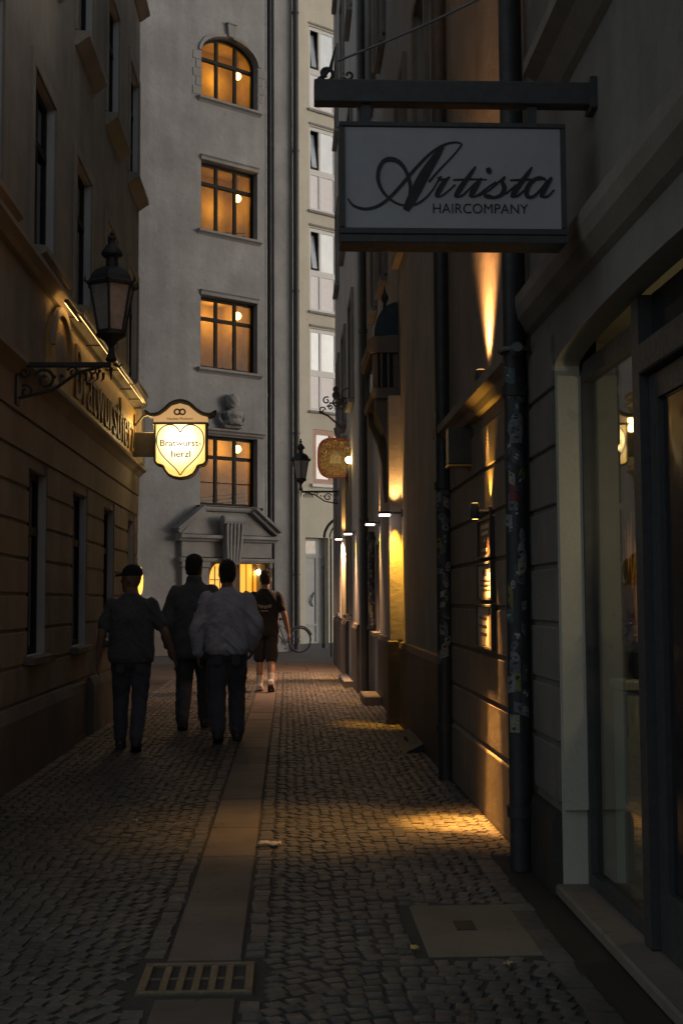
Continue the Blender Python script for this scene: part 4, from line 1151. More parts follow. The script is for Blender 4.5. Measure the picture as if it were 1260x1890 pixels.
# script lettering as ribbons; coordinates measured off the sign face
ZX0, ZX1, ZY0, ZY1 = 620.0, 1060.0, 220.0, 460.0
def sp(x, y): return q5(ZX0+x*(ZX1-ZX0)/1260, ZY0+y*(ZY1-ZY0)/687, SY+.008)
def crom(pts, n=10):
    out = []; P = [pts[0]]+pts+[pts[-1]]
    for i in range(1, len(P)-2):
        for k in range(n):
            t = k/n; o = []
            for c in range(3):
                a, b, c_, d = P[i-1][c], P[i][c], P[i+1][c], P[i+2][c]
                o.append(.5*((2*b)+(-a+c_)*t+(2*a-5*b+4*c_-d)*t*t+(-a+3*b-3*c_+d)*t**3))
            out.append(o)
    out.append(list(pts[-1])); return out
strokes = [
 [(62, 418, 7), (92, 455, 12), (150, 473, 15), (215, 460, 16), (275, 420, 17), (340, 352, 18), (420, 258, 17), (500, 178, 14), (570, 134, 12), (632, 121, 10), (664, 130, 9)],
 [(664, 131, 9), (640, 165, 9), (595, 215, 9), (540, 272, 11), (490, 330, 14)],
 [(566, 140, 16), (525, 200, 40), (470, 285, 54), (425, 370, 56), (392, 435, 50), (368, 480, 34)],
 [(388, 425, 22), (392, 350, 20), (370, 275, 18), (335, 228, 22), (290, 210, 26), (250, 222, 22), (226, 265, 22), (222, 320, 20), (245, 378, 16), (290, 425, 13), (345, 452, 11), (410, 452, 11), (460, 425, 11), (505, 378, 9), (545, 312, 9)],
 [(545, 302, 26), (553, 322, 18)], [(548, 318, 12), (575, 318, 14), (600, 304, 9)],
 [(588, 312, 14), (562, 345, 28), (538, 385, 28), (528, 410, 18)], [(530, 410, 8), (560, 402, 9), (600, 370, 8), (628, 345, 8)],
 [(737, 248, 8), (712, 285, 20), (672, 340, 27), (640, 388, 27), (628, 410, 14)], [(630, 409, 9), (665, 402, 10), (705, 365, 9), (735, 335, 8)], [(618, 320, 8), (700, 316, 9), (795, 318, 6)],
 [(768, 310, 10), (742, 345, 28), (718, 388, 28), (708, 410, 14)], [(712, 409, 9), (745, 402, 10), (800, 360, 9), (845, 330, 8)], [(800, 256, 20), (806, 274, 30), (800, 284, 14)],
 [(752, 402, 8), (810, 372, 9), (858, 330, 9), (892, 302, 9)], [(892, 302, 10), (876, 328, 16), (888, 360, 24), (876, 393, 22), (840, 412, 14), (795, 405, 22), (782, 396, 12)], [(872, 396, 8), (905, 385, 9), (950, 345, 8)],
 [(1034, 252, 8), (1010, 288, 20), (970, 342, 27), (938, 390, 27), (926, 411, 14)], [(928, 410, 9), (960, 402, 10), (1005, 362, 8)], [(918, 322, 7), (1000, 318, 9), (1085, 318, 6)],
 [(1106, 318, 10), (1070, 308, 15), (1030, 332, 22), (1006, 372, 26), (1010, 406, 20), (1040, 408, 14), (1080, 370, 12), (1112, 325, 10)],
 [(1138, 306, 12), (1112, 345, 28), (1090, 388, 28), (1084, 412, 16)], [(1088, 411, 9), (1118, 405, 10), (1150, 372, 8)],
]
m = MB()
for si, s_ in enumerate(strokes):
    c = crom(s_); d0 = SY+.0079; d1 = SY+.0050-.00012*si; n = len(c)
    L, Rr = [], []
    for i, (x, y, w) in enumerate(c):
        a, b = c[max(i-1, 0)], c[min(i+1, n-1)]
        tx, ty = b[0]-a[0], b[1]-a[1]; l = math.hypot(tx, ty) or 1
        nx, ny = -ty/l*w/2, tx/l*w/2
        L.append(sp(x+nx, y+ny)); Rr.append(sp(x-nx, y-ny))
    vs = []
    for (a, b) in zip(L, Rr): vs += [(a[0], d1, a[1]), (b[0], d1, b[1]), (a[0], d0, a[1]), (b[0], d0, b[1])]
    fs = []
    for i in range(n-1):
        k = i*4; fs += [(k, k+1, k+5, k+4), (k+2, k+6, k+7, k+3), (k, k+4, k+6, k+2), (k+1, k+3, k+7, k+5)]
    fs += [(0, 2, 3, 1), (4*n-4, 4*n-3, 4*n-1, 4*n-2)]
    m.add(vs, fs)
m_ink = paint('black_vinyl', (.02, .02, .024), .5, 0, .1)
m.build('script_lettering', m_ink, hs_)
a_, b_ = sp(512, 494), sp(1012, 448)
text_mesh('HAIRCOMPANY', m_ink, hs_, (a_[0], SY+.0079, a_[1]), (1, 0, 0), (0, 0, 1), b_[0]-a_[0], b_[1]-a_[1], .0015, 'lettering', bold=-.008)
bx0, bz1 = q5(580, 136); bx1, bz0 = q5(1130, 186)
m = MB(); m.bbox(WORLD, bx0, XR+.001, SY+.04, SY+.11, bz0, bz1, .005); m.build('beam', m_black, hs_)
m = MB(); m.bbox(WORLD, XR-.03, XR-.001, SY+.02, SY+.13, bz0-.02, bz1+.02, .005); m.build('wall_plate', m_black, hs_)
for px in (677, 986):
    hx = q5(px, 200)[0]; m = MB(); m.bbox(WORLD, hx-.02, hx+.02, SY+.06, SY+.09, z1+.0005, bz0-.0005, .003); m.build('hanger', m_black, hs_)
def curl(m, c, r, u, v, a0, a1, rad, seg=6, n=22, shrink=.75):
    pts = []
    for k in range(n+1):
        t = k/n; a = a0+(a1-a0)*t; rr = r*(1-shrink*t)
        pts.append(Vector(c)+Vector(u)*(rr*math.cos(a))+Vector(v)*(rr*math.sin(a)))
    m.tube(pts, rad, seg)
ex, ez = bx0+.06, bz1
m = MB(); X_, Z_ = (1, 0, 0), (0, 0, 1)
curl(m, (ex-.01, SY+.075, ez+.035), .035, X_, Z_, -1.6, 5.0, .008); curl(m, (ex+.085, SY+.075, ez+.03), .022, X_, Z_, -2.5, 3.6, .005)
m.tube([(ex-.04, SY+.075, ez+.004), (ex+.01, SY+.075, ez+.06), (ex+.03, SY+.075, ez+.15)], [.012, .008, .003], 6)
m.build('scroll', m_iron, hs_)
m = MB(); m.tube([(q5(690, 130)[0], SY+.075, ez), (q5(689, 116)[0], SY+.075, ez+.04)], [.010, .004], 6); m.build('spike', m_iron, hs_)
w0 = Vector((*q5(622, 112, SY+.075)[:1], SY+.075, q5(622, 112, SY+.075)[1])); w1 = PY(852, -2, SY+.075)
d = (w1-w0); w2 = w0+d*((XR-w0.x)/d.x)
pts = []
for k in range(25):
    t = k/24; p = w0.lerp(w2, t); p.z -= .035*math.sin(math.pi*min(t*1.0, 1)); pts.append(p)
m = MB(); m.tube(pts, .0055, 6)
m.build('stay_wire', paint('stay_steel', (.20, .205, .22), .45, .2, .2), hs_)

# ------------------------------------------------------------------ wall lanterns
def lantern(lab, base, wall_x, s=1.0, dirx=-1, plain=False):
    bx_, by_, bz_ = base
    t = thing('wall_lantern', lab, 'lantern', base, 'old wall lanterns on scrolled brackets')
    turn = math.pi/6
    P_ = lambda prof: [(r*s, h*s) for r, h in prof]
    m = MB(); m.lathe(base, P_([(.03, -.02), (.05, 0), (.035, .03), (.022, .08), (.03, .12), (.06, .16), (.115, .195), (.125, .205), (.125, .225), (.115, .228)]), 12); m.build('stem', m_iron, t, True)
    m = MB(); m.lathe(base, P_([(.112, .229), (.188, .615)]), 6, turn=turn); m.build('glass', m_lamp_glass, t)
    m = MB()
    for k in range(6):
        a = turn+k*math.pi/3; e = Vector((math.cos(a), math.sin(a), 0)); b = Vector(base)
        m.tube([b+e*.114*s+Vector((0, 0, .226*s)), b+e*.19*s+Vector((0, 0, .617*s))], .011*s, 6)
    m.lathe(base, P_([(.12, .226), (.122, .245), (.108, .245)]), 6, turn=turn)
    m.build('glazing_bar', m_iron, t)
    m = MB(); m.lathe(base, P_([(.17, .612), (.218, .618), (.222, .64), (.20, .66), (.185, .70), (.15, .745), (.10, .775), (.062, .79)]), 6, turn=turn)
    for k in range(6):
        a = turn+k*math.pi/3; e = Vector((math.cos(a), math.sin(a), 0)); b = Vector(base)
        m.tube([b+e*.205*s+Vector((0, 0, .63*s)), b+e*.238*s+Vector((0, 0, .645*s)), b+e*.232*s+Vector((0, 0, .69*s))], [.016*s, .012*s, .003*s], 6)
    roof = m.build('roof', m_iron, t)
    m = MB(); m.lathe(base, P_([(.052, .788), (.05, .87), (.075, .875), (.09, .895), (.088, .915), (.065, .945), (.045, .975), (.022, 1.0), (.02, 1.015), (.032, 1.03), (.03, 1.045), (.014, 1.06), (.022, 1.075), (.004, 1.105)]), 14); m.build('finial', m_iron, roof, True)
    # bracket
    m = MB(); L = abs(wall_x-bx_); e = Vector((1 if wall_x > bx_ else -1, 0, 0)); b = Vector(base); Z = Vector((0, 0, 1))
    m.bbox(WORLD, min(bx_, wall_x), max(bx_, wall_x)-.0, by_-.018, by_+.018, bz_-.06, bz_-.02, .006)
    m.tube([b+e*.02-Z*.04, b+e*L*.35-Z*.10, b+e*L*.62-Z*.24, b+e*(L-.02)-Z*.30], [.012, .014, .014, .014], 7)
    curl(m, b+e*L*.70-Z*.155, .085, e, Z, .4, 8.5, .012); curl(m, b+e*L*.40-Z*.095, .045, e, Z, .2, 7.5, .009); curl(m, b+e*L*.20-Z*.085, .032, e, Z, 2.0, 9.0, .008)
    curl(m, b+e*L*.90-Z*.25, .055, e, Z, 1.0, 8.0, .010); curl(m, b+e*L*.92-Z*.10, .045, e, Z, 3.0, 10.0, .009)
    for f_ in (.12, .28, .52, .6): m.ball(b+e*L*f_-Z*(.075+.1*f_), .016, 8, 5)
    m.tube([b-e*.02-Z*.03, b-e*.06-Z*.055, b-e*.09-Z*.03], [.012, .012, .004], 6); m.tube([b-Z*.06, b-Z*.16], [.016, .003], 8)
    for k in range(5):
        c_ = b+e*(L*.08+.045*k)-Z*.10; m.tube([c_, c_+Vector((0, 0, -.045)), c_+e*.02-Z*.07], [.014, .01, .003], 6)
    m.build('bracket', m_iron, t, True)
    m = MB()
    xa, xb = (wall_x, wall_x+.02) if wall_x < bx_ else (wall_x-.02, wall_x)
    m.bbox(WORLD, xa, xb, by_-.06, by_+.06, bz_-.36, bz_+.04, .006); m.build('wall_plate', m_iron, t)
b0 = PY(205, 664, 9.65)
lantern('unlit black lantern before the ochre building, larger in view', (b0.x, 9.65, b0.z), XL+.03, .93)
b1 = PY(555, 904, 26.0)
lantern('unlit black lantern hanging out from the pale corner house', (b1.x, 26.0, b1.z), XR4, .98)

# ------------------------------------------------------------------ heart sign
HY_ = 16.9
hq = lambda px, py: (PY(px, py, HY_).x, PY(px, py, HY_).z)
hz = lambda zx, zy: hq(250+zx/4.5, 720+zy/4.5)
he = thing('heart_sign', 'glowing cream shield sign with a heart outline and dark curved crest', 'sign', (hq(332, 815)[0], HY_, hq(332, 815)[1]))
body = [hz(*p) for p in ((160, 275), (160, 590), (175, 612), (228, 628), (242, 662), (270, 698), (312, 720), (370, 730), (430, 720), (478, 695), (505, 655), (515, 628), (565, 615), (586, 592), (588, 275))]
WF = Frame((0, HY_, 0), (1, 0, 0), (0, -1, 0))
def sign_glow():
    mt, t, b = base('backlit_panel')
    co = nd(t, 'ShaderNodeTexCoord').outputs['Object']
    mp = t.nodes.new('ShaderNodeMapping'); mp.inputs['Scale'].default_value = (2.6, .1, 2.3); t.links.new(co, mp.inputs[0])
    ln = t.nodes.new('ShaderNodeVectorMath'); ln.operation = 'LENGTH'; t.links.new(mp.outputs[0], ln.inputs[0])
    r_ = t.nodes.new('ShaderNodeValToRGB'); e = r_.color_ramp.elements
    e[0].position, e[0].color = .0, (1.7, 1.55, 1.2, 1); e[1].position, e[1].color = .95, (.62, .36, .085, 1)
    k = e.new(.42); k.color = (1.2, .95, .50, 1)
    t.links.new(ln.outputs['Value'], r_.inputs[0])
    b.inputs['Base Color'].default_value = (.6, .5, .3, 1)
    t.links.new(r_.outputs[0], b.inputs['Emission Color']); b.inputs['Emission Strength'].default_value = 1.0
    return mt
m = MB(); m.prism(WF, body, -.02, .0); m.prism(WF, body, -.16, -.14); m.build('lit_panel', sign_glow(), he)
m = MB()
n = len(body)
for i in range(n):
    p, q = body[i], body[(i+1) % n]
    m.tube([WF.p(p[0], .002, p[1]), WF.p(q[0], .002, q[1])], .016, 6); m.tube([WF.p(p[0], -.162, p[1]), WF.p(q[0], -.162, q[1])], .016, 6)
    m.quad(WF.p(p[0], 0, p[1]), WF.p(q[0], 0, q[1]), WF.p(q[0], -.16, q[1]), WF.p(p[0], -.16, p[1]))
m.build('frame', m_iron, he)
half = [(372, 352), (345, 312), (300, 288), (240, 298), (192, 345), (175, 415), (188, 480), (225, 545), (290, 612), (335, 655), (370, 705)]
hp = half+[(744-x if x != 370 else 370, y) for x, y in reversed(half[1:-1])]
hp = crom([(x, y, 0) for x, y in half], 6)+crom([(744-x, y, 0) for x, y in reversed(half)], 6)
m = MB(); m.tube([WF.p(*((lambda h: (h[0], .004, h[1]))(hz(x, y)))) for x, y, _ in hp], .0075, 6); m.build('heart_outline', m_iron, he)
m_grey_ink = paint('faded_ink', (.06, .05, .045), .6)
for txt, xa, xb, yb, yt in (('Bratwurst-', 205, 545, 465, 412), ('herzl', 297, 457, 556, 500)):
    a_, b_ = hz(xa, yb), hz(xb, yt)
    text_mesh(txt, m_grey_ink, he, (a_[0], HY_-.0005, a_[1]), (1, 0, 0), (0, 0, 1), b_[0]-a_[0], b_[1]-a_[1], .002, 'lettering', bold=.012)
crest = [hz(*p) for p in ((150, 268), (150, 222), (205, 205), (255, 170), (300, 128), (370, 108), (440, 128), (490, 170), (540, 205), (598, 222), (598, 268))]
m = MB(); m.prism(WF, crest, -.14, -.005); m.build('crest_panel', emit('crest_dim', (.75, .44, .19), .28, (.5, .35, .2)), he)
m = MB()
rp = crom([(*hz(*p), 0) for p in ((95, 190), (130, 208), (190, 196), (240, 160), (295, 112), (370, 92), (445, 112), (500, 160), (555, 196), (615, 208), (650, 190))], 5)
for d in (.02, -.16): m.tube([WF.p(x, d, z) for x, z, _ in rp], .026, 8)
for i in range(len(rp)-1):
    (xa, za, _), (xb, zb_, _) = rp[i], rp[i+1]
    m.add([WF.p(xa, .02, za), WF.p(xb, .02, zb_), WF.p(xb, -.16, zb_), WF.p(xa, -.16, za), WF.p(xa, .02, za+.03), WF.p(xb, .02, zb_+.03), WF.p(xb, -.16, zb_+.03), WF.p(xa, -.16, za+.03)],
          ((0, 1, 2, 3), (4, 5, 6, 7), (0, 1, 5, 4), (2, 3, 7, 6)))
for zx, s_ in ((95, -1), (652, 1)):
    c_ = hz(zx, 195); m.ball(WF.p(c_[0], .02, c_[1]), .035, 10, 6); m.ball(WF.p(c_[0]+.02*s_, .02, c_[1]+.03), .02, 8, 6)
a_, b_ = hz(140, 275), hz(606, 275)
m.bbox(WF, a_[0], b_[0], -.17, .022, a_[1]-.012, a_[1]+.012, .005)
m.build('crest_moulding', m_iron, he)
m = MB()
c0, c1 = hz(345, 180), hz(390, 180)
for c_ in (c0, c1): curl(m, WF.p(c_[0], 0, c_[1]), .036, (1, 0, 0), (0, 0, 1), 0, 6.3, .011, shrink=0)
m.tube([WF.p(hz(362, 205)[0], 0, hz(362, 205)[1]), WF.p(hz(372, 158)[0], .0, hz(372, 158)[1])], .009, 6)
m.build('emblem', m_grey_ink, he)
a_, b_ = hz(262, 246), hz(478, 226)
text_mesh('Hacker-Pschorr', m_grey_ink, he, (a_[0], HY_+.0045, a_[1]), (1, 0, 0), (0, 0, 1), b_[0]-a_[0], b_[1]-a_[1], .0015, 'lettering', bold=.01)
a_, b_ = hz(15, 345), hz(158, 548)
m = MB(); m.bbox(WORLD, XL+.02, b_[0]-.005, HY_+.05, HY_+.11, b_[1], a_[1], .008); m.build('bracket_plate', m_black, he)
m = MB(); c_ = hz(60, 190); m.tube([WF.p(hz(100, 200)[0], -.08, hz(100, 200)[1]), WF.p(c_[0], -.08, c_[1]-.03), WF.p(XL+.05, -.08, c_[1]-.16)], .016, 6); m.build('scroll_arm', m_iron, he, True)
point('heart_sign_glow', (he.location.x, HY_-.35, he.location.z), 2.0, .2, (1, .66, .24))
point('heart_sign_glow', (he.location.x-.42, HY_+.08, he.location.z+.25), 3.5, .1, (1, .62, .2))

# ------------------------------------------------------------------ round ornate hanging sign
OY = 22.0
oq = lambda px, py: (PY(px, py, OY).x, PY(px, py, OY).z)
oz_ = lambda zx, zy: oq(520+zx/6.3, 680+zy/6.3)
OF = Frame((0, OY, 0), (1, 0, 0), (0, -1, 0))
og = thing('hanging_sign', 'ornate red and gold lobed sign hanging from a scrolled iron bracket', 'sign', (oq(620, 845)[0], OY, oq(620, 845)[1]))
cx_, cz_ = oz_(626, 1040); rx_, rz_ = .345, .385
def lob(k, s_): 
    a = 2*math.pi*k/48; r_ = 1-.07*math.cos(4*a)
    return (cx_+rx_*s_*r_*math.cos(a), cz_+rz_*s_*r_*math.sin(a))
m = MB(); m.prism(OF, [lob(k, 1) for k in range(48)], -.05, 0); m.build('board', paint('grey_board', (.30, .22, .15), .5, 0, .7, 26), og)
m = MB(); m.prism(OF, [lob(k, .88) for k in range(48)], .0005, .008); m.build('gold_field', paint('gold_field', (.26, .19, .12), .5, .1, .9, 30), og)
m = MB(); m.tube([OF.p(x, .008, z) for x, z in [lob(k, .95) for k in range(48)]], .022, 6, closed=True); m.build('red_rim', paint('red_rim', (.34, .075, .05), .5, 0, .3, 30), og)
m = MB(); rs = random.Random(8)
for (zc, n_, wd, hh) in ((cz_+.20, 5, .34, .11), (cz_-.22, 7, .46, .13)):
    for k in range(n_):
        x = cx_-wd/2+wd*(k+.5)/n_; c_ = .05*((k+.5)/n_*2-1)**2
        m.box(OF, x-.010, x+.010, .0085, .013, zc-hh/2-c_, zc+hh/2-c_+rs.uniform(-.03, .02)); m.box(OF, x-.024, x+.018, .0086, .0125, zc+hh*.28-c_, zc+hh*.40-c_)
m.build('lettering', paint('red_letter', (.28, .04, .03), .5), og)
m = MB()
m.prism(OF, [(cx_-.11, cz_-.10), (cx_+.11, cz_-.10), (cx_+.09, cz_+.04), (cx_, cz_+.10), (cx_-.09, cz_+.04)], .0088, .02); m.ball(OF.p(cx_, .02, cz_+.02), .05, 10, 6, sc=(1, .4, 1.2))
m.build('relief_figure', paint('pale_relief', (.5, .42, .3), .5, 0, .3, 20), og)
m = MB()
for k in range(12):
    a = 2*math.pi*k/12; c_ = (cx_+rx_*.66*math.cos(a), cz_+rz_*.66*math.sin(a)); curl(m, OF.p(c_[0], .012, c_[1]), .055, (1, 0, 0), (0, 0, 1), a, a+7, .009, 5, 14)
m.build('filigree', paint('gilt_scroll', (.55, .40, .20), .4, .4, .3, 30), og, True)
m = MB()
tx, tz = oz_(600, 700)
m.tube([OF.p(cx_, -.02, cz_+rz_*1.05), OF.p(cx_-.02, -.02, tz+.02)], .014, 6)
p_ = oz_(430, 500); q_ = oz_(640, 640)
m.tube([OF.p(*((p_[0], -.02, p_[1]))), OF.p(oz_(540, 550)[0], -.02, oz_(540, 550)[1]), OF.p(q_[0], -.02, q_[1]), OF.p(oz_(700, 700)[0], -.02, oz_(700, 700)[1])], .018, 7)
for (zx, zy, r_, a0, a1) in ((470, 480, .06, 0, 7), (520, 370, .07, 1, 8), (560, 450, .05, 3, -5), (640, 400, .10, 0, 8), (700, 350, .07, 2, 9), (690, 450, .07, 4, -4), (740, 380, .07, 0, 7), (760, 440, .05, 1, 8)):
    c_ = oz_(zx, zy); curl(m, OF.p(c_[0], -.02, c_[1]), r_, (1, 0, 0), (0, 0, 1), a0, a1, .013)
c_ = oz_(625, 240); m.ball(OF.p(c_[0], -.02, c_[1]), .05, 10, 8, sc=(1, .7, 1.2)); c2 = oz_(630, 310); m.ball(OF.p(c2[0], -.02, c2[1]), .07, 10, 8, sc=(1, .6, 1.1))
c3 = oz_(630, 400); m.tube([OF.p(c3[0]-.12, -.02, c3[1]), OF.p(c3[0]+.1, -.02, c3[1]), OF.p(XR4+.002, -.02, c3[1]-.02)], .016, 6)
c4_ = oz_(850, 240); m.tube([OF.p(c3[0]+.1, -.02, c3[1]+.02), OF.p((c3[0]+XR4)/2, -.02, c3[1]+.22), OF.p(XR4+.002, -.02, c3[1]+.28)], .014, 6)
m.build('scroll_bracket', m_iron, og, True)
gb = PY(644, 849, 21.2)
gl = thing('arm_globe_lamp', 'bright bare globe lamp glowing beside the lobed hanging sign', 'lamp', gb)
m = MB(); m.ball(gb, .06, 16, 10); m.build('globe', emit('arm_globe', (1, .68, .22), 26), gl, True)
m = MB(); m.tube([gb+Vector((.03, 0, .05)), gb+Vector((.06, 0, .14)), Vector((XR4, 21.2, gb.z+.12))], .010, 6); m.bbox(F4, 21.15, 21.25, .0005, .02, gb.z+.05, gb.z+.2, .003); m.build('arm', m_iron, gl)
point('globe_glow', gb+Vector((-.05, -.12, 0)), 2, .06, (1, .62, .18))

# ------------------------------------------------------------------ bicycle
bk = PY(553, 1171, 33.5)
bw = Vector((bk.x, 33.5, .335)); ud = Vector((math.cos(R(24)), math.sin(R(24)), 0)); Zv = Vector((0, 0, 1)); nb = Vector((ud.y, -ud.x, 0))
bi = thing('bicycle', 'parked bicycle with pale hub, leaning where tower and yellow house meet', 'bicycle', (bw.x, bw.y, 0))
def wheel(c):
    m = MB(); pts = [c+ud*(.325*math.cos(a))+Zv*(.325*math.sin(a)) for a in [2*math.pi*k/32 for k in range(32)]]; m.tube(pts, .020, 8, closed=True)
    w = m.build('wheel', paint('tyre_rubber', (.02, .02, .022), .8), bi, True)
    m = MB(); pts = [c+ud*(.300*math.cos(a))+Zv*(.300*math.sin(a)) for a in [2*math.pi*k/32 for k in range(32)]]; m.tube(pts, .010, 6, closed=True); m.build('rim', m_zinc, w, True)
    m = MB()
    for k in range(20):
        a = 2*math.pi*k/20; m.tube([c+nb*(.02 if k % 2 else -.02), c+ud*(.298*math.cos(a))+Zv*(.298*math.sin(a))], .0025, 4)
    m.build('spoke', m_zinc, w)
    m = MB(); m.lathe(c-nb*.045, [(.02, 0), (.03, .01), (.018, .02), (.018, .07), (.03, .08), (.02, .09)], 12, nb); m.build('hub', paint('bright_hub', (.6, .6, .6), .3, .5), w, True)
wheel(bw); fwc = bw-ud*1.05; wheel(fwc)
bbk = bw-ud*.44-Zv*.05; st_ = bw-ud*.60+Zv*.42; hd = fwc+ud*.20+Zv*.50
m = MB()
for a_, b_, r_ in ((bw, bbk, .012), (bw, st_, .010), (bbk, st_, .016), (bbk, hd-Zv*.12, .018), (st_, hd, .016), (hd+Zv*.05, fwc, .013)): m.tube([a_, b_], r_, 8)
m.build('frame', paint('bike_frame', (.05, .05, .055), .35, .2), bi, True)
m = MB(); m.tube([st_, st_+Zv*.12+ud*.03], .012, 8); m.ball(st_+Zv*.15+ud*.03, .07, 12, 6, sc=(1.9, .9, .45)); m.build('saddle', m_black, bi, True)
m = MB(); m.tube([hd, hd+Zv*.14], .012, 8); m.tube([hd+Zv*.14-nb*.28+ud*.12, hd+Zv*.16-nb*.2, hd+Zv*.14, hd+Zv*.16+nb*.2, hd+Zv*.14+nb*.28+ud*.12], .012, 8); m.build('handlebar', m_black, bi, True)
m = MB(); m.lathe(bbk-nb*.06, [(.02, 0), (.09, .002), (.09, .008), (.02, .01)], 18, nb); m.tube([bbk+nb*.07, bbk+nb*.07-Zv*.17], .009, 6); m.tube([bbk-nb*.07, bbk-nb*.07+Zv*.17], .009, 6); m.bbox(Frame(bbk+nb*.12-Zv*.17, ud, nb), -.05, .05, -.05, .05, -.012, .012, .004); m.build('crankset', m_zinc, bi)
m = MB(); m.tube([bw+ud*(.37*math.cos(a))+Zv*(.37*math.sin(a)) for a in [R(20+8*k) for k in range(17)]], .022, 6); m.build('mudguard', m_black, bi, True)
# ------------------------------------------------------------------ people
def vox(m, name, mat_, parent, size, smooth=4, fold=0.0, fscale=9, seed=0, squash=None):
    """one continuous surface grown from the overlapping lofts in m"""
    o = m.build(name, mat_, parent)
    r_ = o.modifiers.new('r', 'REMESH'); r_.mode = 'VOXEL'; r_.voxel_size = size; r_.use_smooth_shade = True
    s_ = o.modifiers.new('s', 'SMOOTH'); s_.iterations = smooth; s_.factor = .5
    bpy.context.view_layer.update()
    me = bpy.data.meshes.new_from_object(o.evaluated_get(bpy.context.evaluated_depsgraph_get()))
    o.modifiers.clear(); old = o.data; o.data = me; bpy.data.meshes.remove(old); me.name = name
    if fold:
        me.update(); nr = [v.normal.copy() for v in me.vertices]
        for v, n in zip(me.vertices, nr):
            p = v.co*fscale; q = Vector((p.x*.7+p.z*.25, p.y*.7, p.z*1.05+seed*3.7+abs(p.x)*.9))
            v.co += n*(fold*(1-2*abs(noise.noise(q))*1.4)+fold*.6*(.5-abs(noise.noise(Vector((q.x*2.1+q.z*.9, q.y*2.1, q.z*2.6))))*2))
    me.polygons.foreach_set('use_smooth', [True]*len(me.polygons)); me.update()
    return o
for k in range(7):
    a_ = -1.2+.4*k; ORN.tube([FT.p(oa+.10*math.sin(a_), .24, oz+.28), FT.p(oa+.30*math.sin(a_), .30, oz+.50+.10*math.cos(a_))], [.03, .055], 7)
vox(ORN, 'finial_ornament', m_tower_trim, tw, .022, 1, .012, 7, 3)
def ring_loft(m, secs, n=20):
    """secs: (centre, x axis, y axis, rx, ry), capped"""
    b = len(m.v)
    for c, ax, ay, rx, ry in secs:
        for k in range(n):
            a = 2*math.pi*k/n; ca, sa = math.cos(a), math.sin(a)
            m.v.append(Vector(c)+ax*(rx*math.copysign(abs(ca)**.85, ca))+ay*(ry*math.copysign(abs(sa)**.85, sa)))
    for i in range(len(secs)-1):
        for k in range(n):
            l = (k+1) % n; m.f.append([b+i*n+k, b+i*n+l, b+(i+1)*n+l, b+(i+1)*n+k]); m.mi.append(0)
    m.f.append([b+k for k in range(n)][::-1]); m.mi.append(0)
    m.f.append([b+(len(secs)-1)*n+k for k in range(n)]); m.mi.append(0)
def limb(m, pts, rad, n=14):
    P_ = [Vector(p) for p in pts]
    c = crom([(p.x, p.y, p.z) for p in P_], 5); rr = crom([(r_, 0, 0) for r_ in rad], 5)
    m.tube([Vector(x) for x in c], [max(.004, r_[0]) for r_ in rr], n)
    m.ball(P_[0], rad[0]*.98, 12, 8); m.ball(P_[-1], rad[-1]*.98, 12, 8)
X3, Y3, Z3 = Vector((1, 0, 0)), Vector((0, 1, 0)), Vector((0, 0, 1))

